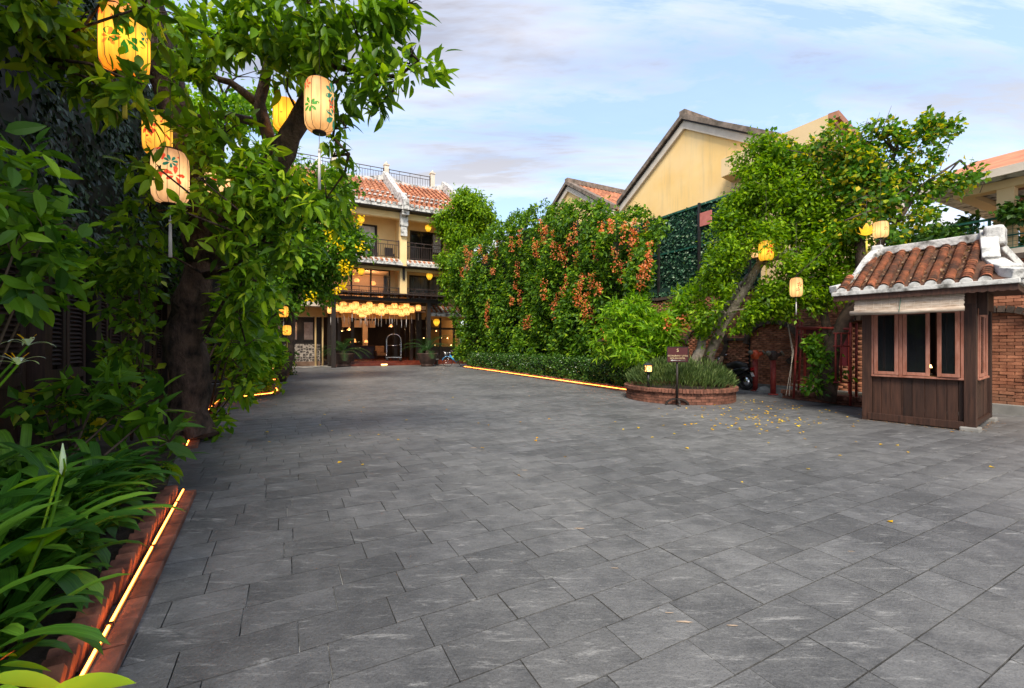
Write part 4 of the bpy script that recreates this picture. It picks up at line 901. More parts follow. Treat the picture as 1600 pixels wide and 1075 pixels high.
for u in (3.6, 7.8, 11.9):
    m_ = MB(ob); m_.box(u - .18, u + .18, 38.2, 38.56, 15.2, 16.9); m_.box(u - .24, u + .24, 38.14, 38.62, 16.9, 17.0); m_.lathe([(.001, 17.3), (.16, 17.1), (.1, 17.0)], (u, 38.38, 0), 8); m_.build('terrace_post', M_TRIM, hb)
for a, b in ((-.8, 3.4), (3.8, 7.6), (8.0, 11.7)): railing(a, b, 38.38, 15.5, 1.15, .22)
# ground floor: platform, lobby, beams
m_ = MB(ob); m_.box(2.9, 9.9, 30.72, 31.5, -.02, .16); m_.box(2.9, 12.6, 31.5, 43, -.02, .3); m_.build('step', M_FLOOR, hb)
MB(ob).box(5.9, 6.3, 30.70, 30.718, .05, .11).build('step_light', M_BULB, hb)
MB(ob).box(-2.85, 12.75, VW - 1.0, VW - .8, 3.35, 4.0).build('lintel', surf('ochre_lintel_paint', (.55, .30, .10), (.62, .35, .13), 2, .8, .03), hb)
MB(ob).box(2.2, 12.75, VF - .2, 43, 3.86, 3.9).build('lobby_ceiling', M_CEIL, hb)
m_ = MB(ob); m_.box(2.5, 12.5, 41.0, 41.2, .3, 3.86); m_.box(2.2, 2.4, VW, 41, .3, 3.86); m_.build('lobby_wall', M_WOOD, hb)
MB(ob).box(4.2, 6.9, 38.5, 38.6, 2.9, 3.86).build('bulkhead', M_CEIL, hb)
MB(ob).box(5.8, 6.2, 38.0, 38.4, .3, 3.8).build('lobby_column', M_CEIL, hb)
for u, v_ in ((2.6, 32.3), (3.25, 32.3), (4.15, 32.4), (8.3, 32.3), (8.65, 31.9), (9.0, 32.3), (7.2, 32.6)):
    MB(ob).box(u, u + .22, v_, v_ + .22, .3, 3.86).build('timber_post', M_WOODD if u != 8.3 else M_WOOD, hb)
for u in (7.25, 7.75, 8.2): MB(ob).box(u, u + .07, 33.4, 33.47, .3, 3.0).build('door_frame', M_WOODD, hb)
mm = MB(ob); [mm.box(4.4 + i * .42, 4.4 + i * .42 + .3, 32.45, 32.5, 3.18, 3.3) for i in range(9)]; mm.build('fretwork', M_WOODD, hb)
# patterned wall with windows on the left
m_ = MB(ob); m_.box(-2.8, 2.2, VW - .2, VW, .3, 1.5); pw = m_.build('patterned_wall', None, hb)
def patt(t, c, src):
    mp_ = t.n('ShaderNodeMapping', Scale=(1, 1, 1)); t.l(src, mp_.inputs[0])
    vo = t.n('ShaderNodeTexVoronoi', feature='DISTANCE_TO_EDGE', Scale=5.5); vo.inputs['Randomness'].default_value = .35; t.l(mp_.outputs[0], vo.inputs['Vector'])
    return t.mix(t.ramp(vo.outputs['Distance'], [(.05, (1, 1, 1)), (.09, (0, 0, 0))]), c, (.42, .36, .3))
pw.data.materials.append(surf('patterned_tile', (.05, .04, .035), (.08, .065, .055), 3, .6, .05, extra=patt)); 
MB(ob).box(-2.8, 2.2, VW - .35, VW + .1, -.02, .3).build('plinth', surf('brown_plinth', (.12, .07, .045), (.2, .12, .08), 3, .8, .05), hb)
MB(ob).box(-2.8, 2.2, VW - .05, VW + .1, 1.5, 3.35).build('dark_panelling', M_WOODD, hb)
for u in (-2.3, -.9, .1, 1.1):
    q = MB(ob).box(u, u + .75, VW - .10, VW - .05, 1.7, 3.1).build('window', M_WOODD, hb)
    MB(ob).box(u + .1, u + .65, VW - .12, VW - .101, 1.8, 3.0).build('pane', surf('warm_frosted_pane', (.20, .13, .10), (.34, .25, .22), 3, .3, .02), q)
for u in (1.9, 2.35): MB(ob).tube([(u, VW - .5, .0), (u, VW - .5, 4.2)], .06, 8).build('downpipe', M_CREAM, hb)
# right ground floor skirt roof
m_ = MB(ob); m_.prism([(VF - .1, 4.3), (VF - .1, 4.1), (VF - 1.2, 3.55), (VF - 1.2, 3.68)], 0, 9.2, 12.9); sk = m_.build('skirt_roof', M_WHITE, hb)
tile_roof(sk, ob, 9.3, 12.8, VF - 1.1, 3.72, VF - .12, 4.28, .36, 3, M_TILEF)
MB(ob).box(9.2, 12.9, VF - 1.26, VF - 1.15, 3.5, 3.66).build('eave_edge', M_WHITE, hb)
MB(ob).box(9.2, 12.9, VF + .5, VF + .62, 2.6, 2.75).build('lintel', M_WOODD, hb)
for u in (9.4, 10.5, 11.6, 12.5): MB(ob).box(u, u + .14, VF + .5, VF + .64, .3, 3.5).build('timber_post', M_WOODD, hb)
MB(ob).box(9.5, 12.6, VF + .56, VF + .58, .3, 1.3).build('dark_panelling', M_WOODD, hb)
# lobby furniture and lamps
def plain(name, label, cat, u, v_, z=0, rz=0, grp=None): return thing(name, label, cat, S(u, v_, z), YAW + rz, grp)
rd = plain('reception_desk', 'dark reception desk inside the lit lobby', 'desk', 5.2, 37.0, .3)
MB().box(-1.3, 1.3, -.35, .35, .0, 1.0).build('body', surf('navy_desk_front', (.02, .02, .045), (.05, .05, .09), 2, .6, .03), rd); MB().box(-1.4, 1.4, -.42, .42, 1.0, 1.07).build('counter_top', M_WOOD, rd)
for i, (u, v_, z, lb) in enumerate([(4.9, 36.9, 1.37, 'orange shaded table lamp on the reception desk'), (5.9, 37.0, 1.37, 'smaller table lamp at the right end of the reception desk')]):
    t = plain('table_lamp', lb, 'lamp', u, v_, z); MB().lathe([(.09, 0), (.09, .02), (.03, .04), (.025, .25)], n=10).build('base', M_BRASS, t); MB().lathe([(.24 - i * .08, .25), (.15 - i * .05, .55 - i * .1)], n=14).build('lamp_shade', M_SHADE, t)
for i, (u, v_, z, lb) in enumerate([(3.9, 35.6, 2.5, 'left conical pendant lamp in the lobby'), (4.55, 36.6, 2.6, 'right conical pendant lamp in the lobby'), (7.6, 35.5, 2.9, 'square pendant lantern above the luggage cart')]):
    t = plain('pendant_lamp', lb, 'lamp', u, v_, z); MB().lathe([(.2, 0), (.06, .14), (.02, .2)], n=12).build('lamp_shade', M_SHADE if i else M_BRASS, t); MB().lathe([(.001, -.04), (.06, 0), (.001, .05)], n=8).build('bulb', M_BULB, t); MB().tube([(0, 0, .18), (0, 0, 3.86 - z)], .012, 5).build('cord', M_DARK, t)
ac = plain('armchair', 'lit patterned armchair right of the reception desk', 'chair', 6.9, 36.2, .3)
M_UPH = surf('tan_upholstery', (.30, .16, .08), (.5, .3, .16), 6, .8, .05)
MB().box(-.35, .35, -.35, .35, .25, .48).build('seat', M_UPH, ac, bevel=.04); MB().box(-.35, .35, .25, .4, .48, 1.05).build('backrest', M_UPH, ac, bevel=.04)
for sx in (-1, 1):
    MB().box(sx * .42 - .06, sx * .42 + .06, -.35, .35, .25, .68).build('armrest', M_WOOD, ac)
    for sy in (-1, 1): MB().box(sx * .36 - .03, sx * .36 + .03, sy * .3 - .03, sy * .3 + .03, 0, .25).build('leg', M_WOOD, ac)
def plight(name, p, e, rad=.15, col=(1, .62, .3)):
    l = bpy.data.lights.new(name, 'POINT'); l.energy = e; l.color = col; l.shadow_soft_size = rad; o_ = bpy.data.objects.new(name, l); COL.objects.link(o_); o_.location = p
plight('lobby_lamp', S(5.2, 36.0, 3.2), 26); plight('lobby_lamp', S(7.9, 35.0, 2.7), 8); plight('restaurant_lamp', S(11, 34.5, 2.9), 8); plight('upper_room_lamp', S(6, 35.6, 6.4), 40); plight('porch_lamp', S(.6, 32.7, 2.6), 4)
for i in range(9):
    q = MB(ob); q.lathe([(.001, -.04), (.05, 0), (.001, .05)], (9.6 + i * .36 + random.uniform(-.1, .1), 33.4 + random.uniform(0, 3), random.choice([1.4, 2.0, 2.6, 3.1])), 8); q.build('ceiling_bulb', M_BULB, hb)
# porch canopy
ca = thing('porch_canopy', 'dark timber entrance canopy with many lit lanterns under it', 'canopy', S(5.8, 30.2), YAW); oc = (5.8, 30.2, 0)
for (u, v_) in ((2.75, 29.6), (8.9, 29.6), (2.75, 32), (8.9, 32)): MB(oc).box(u - .13, u + .13, v_ - .13, v_ + .13, 0, 4.35).build('post', M_WOODD, ca)
for v_ in (29.6, 30.6, 31.6): MB(oc).box(1.9, 9.7, v_ - .09, v_ + .09, 4.35, 4.58).build('beam', M_WOODD, ca)
for i in range(20): u = 1.9 + i * .41; MB(oc).add([(u, 29.0, 4.60), (u + .1, 29.0, 4.60), (u + .1, 32.1, 4.95), (u, 32.1, 4.95), (u, 29.0, 4.74), (u + .1, 29.0, 4.74), (u + .1, 32.1, 5.09), (u, 32.1, 5.09)], [(0, 3, 2, 1), (4, 5, 6, 7), (0, 1, 5, 4), (1, 2, 6, 5), (2, 3, 7, 6), (3, 0, 4, 7)]).build('rafter', M_WOOD, ca)
MB(oc).add([(1.7, 28.9, 4.76), (9.9, 28.9, 4.76), (9.9, 32.2, 5.11), (1.7, 32.2, 5.11), (1.7, 28.9, 4.84), (9.9, 28.9, 4.84), (9.9, 32.2, 5.19), (1.7, 32.2, 5.19)], BOX[1]).build('roof_sheet', M_WOOD, ca)
LZ = [(90, 505), (150, 490), (195, 470), (205, 500), (240, 500), (270, 480), (300, 470), (300, 510), (345, 500), (335, 515), (380, 490), (415, 470), (415, 515), (465, 505), (440, 490), (515, 480), (515, 525), (555, 510), (585, 500), (625, 480), (605, 520), (645, 520), (680, 495), (685, 530), (725, 480), (725, 520), (770, 505), (825, 490), (395, 520), (490, 515), (345, 550), (375, 552), (180, 515)]
proto = None
ORD = 'first second third fourth fifth sixth seventh eighth ninth tenth eleventh twelfth thirteenth fourteenth fifteenth sixteenth seventeenth eighteenth nineteenth twentieth twenty-first twenty-second twenty-third twenty-fourth twenty-fifth twenty-sixth twenty-seventh twenty-eighth twenty-ninth thirtieth thirty-first thirty-second thirty-third'.split()
names = ['leftmost', 'rightmost']
for i, (zx, zy) in enumerate(LZ):
    x = 500 + zx * .1861; y = 390 + zy * .1861; r_ = (x - 800) / F; v_ = 29.9 + (i * 7 % 5) * .38; Y = v_ / (CY - r_ * SY); p = A(x, y, Y)
    rank = sorted(range(len(LZ)), key=lambda q: (LZ[q][0], LZ[q][1])).index(i)
    lbl = 'lantern %s the entrance canopy, %s from the left in the cluster' % ('high under' if zy < 492 else ('lowest under' if zy > 512 else 'midway under'), ORD[rank])
    if i == 0: lbl = 'lit lantern left of the canopy post, leftmost of the cluster'
    if i == 27: lbl = 'lit lantern at the right end of the canopy cluster, hung a little apart'
    if proto is None:
        proto = lantern(lbl, p, .205, .50, M_SILKF, .75, M_TASW, cord=.25, group='lanterns clustered under the entrance canopy', ribs=8)
    else:
        c = copy_tree(proto, label=lbl); c.location = p; s = random.uniform(.9, 1.1); c.scale = (s, s, s); c.rotation_euler = (0, 0, random.uniform(0, 6))
    if i >= 30: (c if i else proto).scale = (.6, .6, .6)
for lb, x, y, vv_ in [('golden drop lantern on the top left balcony', 564, 344, 32.2), ('golden drop lantern on the top right balcony', 669, 357, 32.2), ('golden drop lantern on the middle left balcony', 564, 424, 32.2), ('golden drop lantern on the middle right balcony', 671, 432, 32.2), ('golden drop lantern under the right skirt roof', 682, 504, 31.0)]:
    r_ = (x - 800) / F; Y = vv_ / (CY - r_ * SY); lantern(lb, A(x, y, Y), .24, .56, M_SILKG, .0, cord=.5, group='golden lanterns on the hotel balconies', shape='drop', ribs=8)
# balcony chairs
for lb, u in (('dark wicker chair on the top left balcony, left one', 5.6), ('dark wicker chair on the top left balcony, right one', 6.8), ('dark wicker chair on the top right balcony', 10.3)):
    t = plain('balcony_chair', lb, 'chair', u, 32.3, 7.62); MB().box(-.3, .3, -.3, .3, .3, .42).build('seat', M_WOODD, t); MB().box(-.3, .3, .24, .32, .42, .95).build('backrest', M_WOODD, t)
    for sx in (-.27, .27):
        for sy in (-.27, .27): MB().box(sx - .025, sx + .025, sy - .025, sy + .025, 0, .3).build('leg', M_WOODD, t)
# cycads in pots
def cycad(label, p, s, seed):
    t = thing('potted_cycad', label, 'plant', p); rs = random.Random(seed)
    MB().lathe([(.001, 0), (.42, 0), (.45, .12), (.40, .16), (.48, .22), (.62, .62), (.70, .82), (.72, .88), (.62, .88), (.58, .80), (.001, .78)], n=24).build('pot', M_POT, t)
    MB().lathe([(.12, .78), (.13, 1.0), (.05, 1.1)], n=10).build('stem', M_BARKM, t)
    for i in range(20):
        a = i * 2.4; el = R(rs.uniform(15, 75)); L = rs.uniform(.9, 1.35) * s; pts = []; x = 0; z = 0; e = el
        for k in range(10): pts.append((x, z)); x += math.cos(e) * L / 9; z += math.sin(e) * L / 9; e -= R(9)
        m_ = MB(); ca_, sa_ = math.cos(a), math.sin(a)
        P3 = [Vector((x * ca_, x * sa_, 1.0 + z)) for x, z in pts]; m_.tube(P3, .008, 4)
        for k in range(1, 10):
            for h_ in (0, .5):
                if k == 9 and h_: continue
                pp = P3[k].lerp(P3[min(9, k + 1)], h_); d = (P3[k] - P3[k - 1]).normalized(); sdv = Vector((-sa_, ca_, 0)); ll = .26 * s * math.sin(math.pi * (.12 + .8 * k / 10))
                for sg in (-1, 1):
                    tip = pp + (sdv * sg * .85 + d * .5 + Vector((0, 0, .15))).normalized() * ll; m_.add([pp - d * .012, pp + d * .022, tip], [(0, 1, 2)])
        m_.build('frond', L_CYC, t)
cycad('potted cycad left of the hotel entrance steps', A(536, 538, 28.9) * Vector((1, 1, 0)) if False else Vector(((536 - 800) / F * 28.9, 28.9, 0)), 1.5, 1)
cycad('potted cycad right of the hotel entrance steps beside the bicycle', Vector(((668 - 800) / F * 29.3, 29.3, 0)), 1.5, 2)
# luggage cart
lc = plain('luggage_cart', 'chrome birdcage luggage cart on the entrance platform', 'cart', 7.0, 31.8, .3, R(-15))
MB().box(-.55, .55, -.3, .3, .22, .27).build('platform', M_STEEL, lc)
for sy in (-.28, .28):
    pts = [(-.5, sy, .27), (-.5, sy, 1.5)] + [(-.5 * math.cos(R(a)), sy, 1.5 + .42 * math.sin(R(a))) for a in range(20, 180, 20)] + [(.5, sy, 1.5), (.5, sy, .27)]
    MB().tube(pts, .024, 8).build('arch', M_STEEL, lc)
MB().tube([(-.5, -.28, 1.1), (.5, -.28, 1.1)], .018, 6).tube([(0, -.28, 1.92), (0, .28, 1.92)], .018, 6).build('hanging_bar', M_STEEL, lc)
for sx in (-.45, .45):
    for sy in (-.24, .24): MB().tube([(sx, sy - .02, .1), (sx, sy + .02, .1)], .1, 14).build('wheel', M_DARK, lc)
# bicycle
bi = thing('bicycle', 'blue bicycle with a wire basket parked at the far end of the hedge', 'bicycle', Vector(((712 - 800) / F * 28.4, 28.4, 0)), R(8))
M_BLUE = surf('blue_bike_paint', (.02, .22, .5), (.04, .3, .6), 3, .35, .0)
for nm, x in (('wheel', -.52), ('wheel', .52)):
    wh = MB(); pts = [(x + .32 * math.cos(a), 0, .34 + .32 * math.sin(a)) for a in np.linspace(0, 2 * math.pi, 25)]; wh.tube(pts, .018, 6, caps=False); w_ = wh.build('wheel', M_DARK, bi)
    sp_ = MB()
    for k in range(12): a = k * math.pi / 6; sp_.tube([(x, 0, .34), (x + .31 * math.cos(a), 0, .34 + .31 * math.sin(a))], .003, 3)
    sp_.build('spokes', M_STEEL, w_, kind='stuff')
    fe = MB(); fe.tube([(x + .36 * math.cos(a), 0, .34 + .36 * math.sin(a)) for a in np.linspace(.3, 2.9, 12)], .02, 5); fe.build('mudguard', M_BLUE, bi)
MB().tube([(-.38, 0, .8), (.05, 0, .3), (.3, 0, .72)], .03, 8).tube([(-.40, 0, .72), (.0, 0, .34)], .022, 8).tube([(.05, 0, .3), (.24, 0, .85)], .02, 8).tube([(.05, 0, .3), (.52, 0, .34), (.25, 0, .7)], .014, 6).build('frame', M_BLUE, bi)
MB().tube([(-.52, .04, .34), (-.40, .04, .75), (-.36, 0, 1.0)], .015, 6).tube([(-.52, -.04, .34), (-.40, -.04, .75)], .012, 6).build('fork', M_STEEL, bi)
MB().tube([(-.2, -.27, 1.03), (-.34, -.15, 1.06), (-.36, 0, 1.0), (-.34, .15, 1.06), (-.2, .27, 1.03)], .012, 6).build('handlebar', M_STEEL, bi)
MB().lathe([(.001, 0), (.1, .02), (.12, .06), (.001, .08)], (.26, 0, .86), 10, sx=1.3).build('saddle', M_DARK, bi)
bk = MB()
for z in np.linspace(.72, .98, 6): s = .1 + (z - .72) * .22; bk.tube([(-.62 - s, -s, z), (-.62 + s, -s, z), (-.62 + s, s, z), (-.62 - s, s, z), (-.62 - s, -s, z)], .005, 4)
for k in range(7):
    for sg in (-1, 1): q = -1 + k / 3; bk.tube([(-.62 + q * .1, sg * .1, .72), (-.62 + q * .157, sg * .157, .98)], .004, 4); bk.tube([(-.62 + sg * .1, q * .1, .72), (-.62 + sg * .157, q * .157, .98)], .004, 4)
bk.build('basket', M_STEEL, bi)
MB().tube([(.06, -.09, .3), (.06, .09, .3)], .012, 6).box(.0, .12, -.16, -.09, .22, .24).box(.0, .12, .09, .16, .36, .38).build('pedals', M_DARK, bi)
# small dark bin/bench beside
bn = plain('wooden_bench', 'low bench between the right pot and the bicycle', 'bench', 9.3, 30.3, 0); MB().box(-.5, .5, -.2, .2, .38, .43).build('seat', M_CONC, bn)
for sx in (-.42, .42): MB().box(sx - .05, sx + .05, -.18, .18, 0, .38).build('leg', M_DARK, bn)

# ================================================================== HEDGE with kerb, vine wall
H0 = G(975, 612); H1 = G(722, 574)
kerb('brick_kerb', 'long brick edging with light strip at the foot of the clipped hedge', [H1, H0], side=1, ledlabel='long glowing light strip along the foot of the clipped hedge', z=.05)
hd = (H0 - H1).normalized(); hn = Vector((-hd.y, hd.x, 0)); HLn = (H0 - H1).length
hg = thing('hedge', 'long clipped dark hedge dotted with tiny white flowers', 'hedge', H1)
soil('soil_bed', [H1 + hn * .25, H0 + hn * .25, H0 + hn * 3.2, H1 + hn * 2.6], .045)
n = 20000; s_ = rng.uniform(0, HLn, n); face = rng.random(n); wd = 1.25; hh = .86
d_ = np.where(face < .45, .0, np.where(face < .9, rng.uniform(0, wd, n), wd)); z_ = np.where((face >= .45) & (face < .9), hh, rng.uniform(.12, hh, n))
bmp = .05 * np.sin(s_ * 3.1) + .04 * np.sin(s_ * 7.3 + z_ * 5) + .04 * np.sin(z_ * 9 + s_ * 1.7)
d_ = d_ + .30 + rng.normal(size=n) * .04 + np.where(d_ < .1, bmp, 0); z_ = z_ + rng.normal(size=n) * .035 + bmp * .8 * (z_ > .7)
P = np.array(H1) + s_[:, None] * np.array(hd) + d_[:, None] * np.array(hn) + np.stack([0 * z_, 0 * z_, np.maximum(.08, z_)], 1)
out = np.where((face < .45)[:, None], -np.array(hn), np.array([0, 0, 1.0])); a = out * .6 + rdir(n) * .8 + np.array([0, 0, .2])
scatter('leaf', L_HEDGE, LEAF_R, P - np.array(H1), basis(a, out + rdir(n) * .6) * rng.uniform(.06, .11, n)[:, None, None], hg, 0, 'foliage')
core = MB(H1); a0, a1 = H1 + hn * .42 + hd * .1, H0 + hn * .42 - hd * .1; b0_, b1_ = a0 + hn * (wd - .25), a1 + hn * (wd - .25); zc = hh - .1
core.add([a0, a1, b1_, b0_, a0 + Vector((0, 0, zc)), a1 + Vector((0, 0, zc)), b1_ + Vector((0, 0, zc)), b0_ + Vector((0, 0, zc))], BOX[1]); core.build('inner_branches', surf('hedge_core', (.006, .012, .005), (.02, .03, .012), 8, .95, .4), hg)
n = 520; s_ = rng.uniform(0, HLn, n); P = np.array(H1) + s_[:, None] * np.array(hd) + (.22 + rng.uniform(0, .9, n) ** 3)[:, None] * np.array(hn); P[:, 2] = rng.uniform(.35, .95, n) - 0; 
scatter('white_flower', L_PETALW, LEAF_R, P - np.array(H1), basis(rdir(n), rdir(n)) * .055, hg, 0, 'white_flowers')
cage_lamp('low lit garden light at the far left end of the hedge', G(726, 571) + hn * .8 + hd * .2, 1.08, .18)
# vine wall
vt = thing('flowering_vine', 'huge wall of trumpet vine with hanging orange-red flower clusters', 'vine', S(12.3, 20))
U0 = 12.2
def vine_top(v):   # height profile from photo silhouette
    pts = [(690, 430), (705, 395), (722, 382), (740, 368), (775, 344), (810, 330), (840, 318), (880, 318), (905, 308), (940, 316), (975, 326), (1005, 328), (1035, 345), (1065, 372)]
    vs = []
    for x, y in pts:
        r_ = (x - 800) / F; Y = (U0 - (.7 + 1.3 * min(1, max(0, (800 - x) / 80)))) / (r_ * CY + SY); vs.append((-r_ * Y * SY + Y * CY, CAMH + (537.5 - y) / F * Y))
    vs.sort(); return np.interp(v, [q[0] for q in vs], [q[1] for q in vs])
def vine_pts(n, vmin=10.8, vmax=28.0):
    v = rng.uniform(vmin, vmax, n); top = vine_top(v); t = rng.random(n) ** .9; z = .3 + (top - .3) * (1 - t * .97)
    bulge = .55 * np.sin(v * 1.35) * np.sin(z * .9 + v * .4) + .35 * np.sin(v * 3.1 + z * 1.2) + .28 * np.sin(v * 5.3 - z * 2.1) + .2 * np.sin(v * 9.1 + z * 3.3)
    depth = np.clip(.75 * np.sqrt(np.clip((top - z) / 1.2, 0, 1)) + bulge * .75 * np.clip((top - z), 0, 1) + .35, -.1, 2.2)
    depth = depth + np.clip((v - 22.5) / 3.5, 0, 1) * (.25 + .75 * np.clip(z / 5, 0, 1)) * 1.0
    return v, z + .12 * np.sin(v * 2.7) * (z > top - 1.2), depth
nc = 10500; v, z, dp = vine_pts(nc); u = U0 - dp + np.abs(rng.normal(size=nc)) * .10
C = np.stack([u * CY - v * SY, u * SY + v * CY, z], 1); D = np.tile(np.array([-CY, -SY, .25]), (nc, 1)) + rdir(nc) * .5
foliage(vt, 'leaf', L_VINE, LEAF_S, C, D, 6, .19, .10, .55, 200, 'foliage', minpx=5)
# lattice + inner stems
m_ = MB((0, 0, 0)); pm_ = [S(12.3, v) for v in np.arange(10.8, 31.1, 1.5)]
fe_ = MB(vt.location)
for v in np.arange(12.9, 29.2, 2.0): p_ = S(12.35, v); fe_.tube([p_, p_ + Vector((0, 0, float(vine_top(v)) - .6))], .05, 6)
fe_.build('trellis_post', M_WOODD, vt)
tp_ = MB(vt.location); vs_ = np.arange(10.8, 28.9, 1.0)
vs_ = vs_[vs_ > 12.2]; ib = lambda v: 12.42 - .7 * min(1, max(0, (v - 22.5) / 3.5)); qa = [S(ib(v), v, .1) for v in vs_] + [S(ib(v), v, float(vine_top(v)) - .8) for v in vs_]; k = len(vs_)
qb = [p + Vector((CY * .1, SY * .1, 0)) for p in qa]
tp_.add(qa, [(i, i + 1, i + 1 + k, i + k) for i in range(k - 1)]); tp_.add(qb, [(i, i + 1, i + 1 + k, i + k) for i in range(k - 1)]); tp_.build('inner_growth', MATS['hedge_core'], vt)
px_f = [(715, 400), (722, 420), (728, 385), (758, 400), (778, 370), (775, 390), (805, 385), (812, 360), (808, 410), (805, 440), (845, 345), (852, 355), (838, 380), (835, 375), (865, 380), (875, 385), (882, 390), (890, 370), (900, 395), (910, 430), (925, 430), (955, 345), (975, 350), (990, 360), (930, 380), (1010, 350), (1015, 380), (960, 390), (970, 410), (905, 445), (842, 430), (850, 440), (870, 460), (825, 480), (820, 500), (762, 470), (760, 490), (900, 455), (915, 480), (910, 470), (925, 478), (945, 515), (885, 430), (865, 360), (1000, 430), (1005, 415), (850, 320 + 40), (812, 455), (800, 465), (865, 475), (990, 345), (918, 460), (880, 450), (826, 495), (735, 395), (730, 405), (985, 375), (940, 350), (898, 352), (800, 372), (750, 385), (1012, 395), (935, 445), (770, 420)]
def vine_hit(x, y):
    r_ = (x - 800) / F
    best = None
    for d_ in np.arange(.2, 3.4, .1):
        Y = (U0 - d_) / (r_ * CY + SY); 
        best = A(x, y, Y)
        v_ = toS(best)[1]; z_ = best.z; top = float(vine_top(v_)); bulge = .55 * math.sin(v_ * 1.35) * math.sin(z_ * .9 + v_ * .4) + .35 * math.sin(v_ * 3.1 + z_ * 1.2) + .28 * math.sin(v_ * 5.3 - z_ * 2.1)
        dd = .75 * math.sqrt(min(1, max(0, (top - z_) / 1.2))) + bulge * .75 + .35 + min(1, max(0, (v_ - 22.5) / 3.5)) * 1.25
        if d_ >= dd + .3: break
    return best
for i, (x, y) in enumerate(px_f):
    p = vine_hit(x, y); k = 60; ln = random.uniform(.4, .95); P_ = np.clip(rng.normal(size=(k, 3)), -1.7, 1.7) * .075; P_[:, 2] = -rng.random(k) * ln + .1; V = basis(rdir(k) + np.array([0, 0, -.6]), rdir(k)) * .085
    tv = np.asarray(LEAF_R[0]); X = (np.einsum('nij,kj->nki', V, tv) + P_[:, None, :]).reshape(-1, 3); f_ = np.asarray(LEAF_R[1]); fa = (f_[None] + (np.arange(k) * 5)[:, None, None]).reshape(-1, 4)
    o = link('flower_cluster', mesh_np('flower_cluster', X, fa, rnd=np.repeat(rng.random(k), 5)), L_PETALO, vt); o.location = Vector(p) - vt.location
# bright bush right of the vine, before the green fence
br = bush('bright_bush', 'bright green willowy bush between the vine wall and the round planter', 'bush', [BL(1000, 510, 13.8, 40), BL(960, 500, 14.2, 32), BL(1030, 520, 13.6, 36), BL(985, 545, 13.6, 34), BL(1050, 500, 13.8, 26), BL(1070, 480, 13.8, 24), BL(1090, 465, 13.6, 22), BL(1040, 550, 13.4, 26), BL(950, 535, 14.2, 26), BL(985, 478, 14, 26)], L_BRIGHT, LEAF_N, 5200, .24, 6, .07, 150, base=S(11.0, 11.4, .04), twig=.012, minpx=8)
for x, y in ((1045, 500), (1066, 500), (1040, 512), (1070, 512)):
    flowers(br, [A(x, y, 13.0)], L_PETALO, 30, .09, .08)
gp = thing('ginger_plant', 'long-leaved ginger plant behind the middle of the hedge', 'plant', S(11.0, 14.3, .04))
for i in range(20):
    a = random.uniform(0, 6.28); p = gp.location + Vector((random.uniform(-.6, .6), random.uniform(-.3, .3), random.uniform(.3, .9))); q = p + Vector((math.cos(a) * .45, math.sin(a) * .3, random.uniform(.15, .55)))
    put_leaf(gp, HL[1], L_BRIGHT, p, q, .7)
MB(gp.location).tube([gp.location, gp.location + Vector((.05, 0, .9))], .02, 6).build('stem', L_BRIGHT, gp)

# ================================================================== ROUND PLANTER
pc = Vector((4.62, 12.05, 0)); pr = 1.42
rp = thing('round_planter', 'round red brick planter full of grey-green bushy herbs', 'planter', pc)
MB().lathe([(pr - .17, 0), (pr - .17, .3), (pr - .03, .3), (pr - .03, 0)], n=64).build('mortar_core', M_BMORT, rp)
MB().lathe([(.001, .3), (pr - .16, .3)], n=48).build('soil', M_SOIL, rp)
P_ = []; M_ = []
for row in range(4):
    k = 40
    for i in range(k):
        a = 2 * math.pi * (i + .5 * (row % 2)) / k; P_.append((math.cos(a) * (pr - .06), math.sin(a) * (pr - .06), .035 + row * .072)); M_.append(np.stack([np.array([-math.sin(a), math.cos(a), 0]) * .212, np.array([-math.cos(a), -math.sin(a), 0]) * .1, np.array([0, 0, .062])], 1))
scatter('brick', M_BRICKR, chbox(1, 1, 1, .03), P_, M_, rp, 150, 'hidden_bricks')
P_ = []; M_ = []; k = 112
for i in range(k):
    a = 2 * math.pi * i / k; P_.append((math.cos(a) * (pr - .06), math.sin(a) * (pr - .06), .335 + rng.normal() * .003)); M_.append(np.stack([np.array([-math.sin(a), math.cos(a), 0]) * .07, np.array([-math.cos(a), -math.sin(a), 0]) * .215, np.array([0, 0, .09])], 1))
scatter('coping_brick', M_BRICKR, chbox(1, 1, 1, .04), P_, M_, rp, 112, 'coping_bricks')
hb_ = thing('herb_bush', 'dense grey-green rosemary-like growth filling the round planter', 'plant', pc + Vector((0, 0, .3)))
n = 7000; rr = np.sqrt(rng.random(n)) * 1.38; an = rng.random(n) * 6.283; hgt = .12 + .62 * np.clip(1 - (rr / 1.45) ** 4, 0, 1) * (.75 + .25 * np.sin(an * 5 + rr * 4)) 
P = np.stack([rr * np.cos(an), rr * np.sin(an), hgt * (1 - rng.random(n) ** 2.2 * .75)], 1)
a = np.stack([np.cos(an) * rr * .4, np.sin(an) * rr * .4, np.ones(n)], 1) + rdir(n) * .55
scatter('sprig', L_GREY, long_leaf(.06, .1, 3, .2), P, basis(a, rdir(n)) * rng.uniform(.1, .2, n)[:, None, None], hb_, 0, 'sprigs')
cage_lamp('lit lattice garden lamp standing in the herbs of the round planter', A(1013, 560, 11.3) * Vector((1, 1, 0)) + Vector((0, 0, .3)), .64, .15)
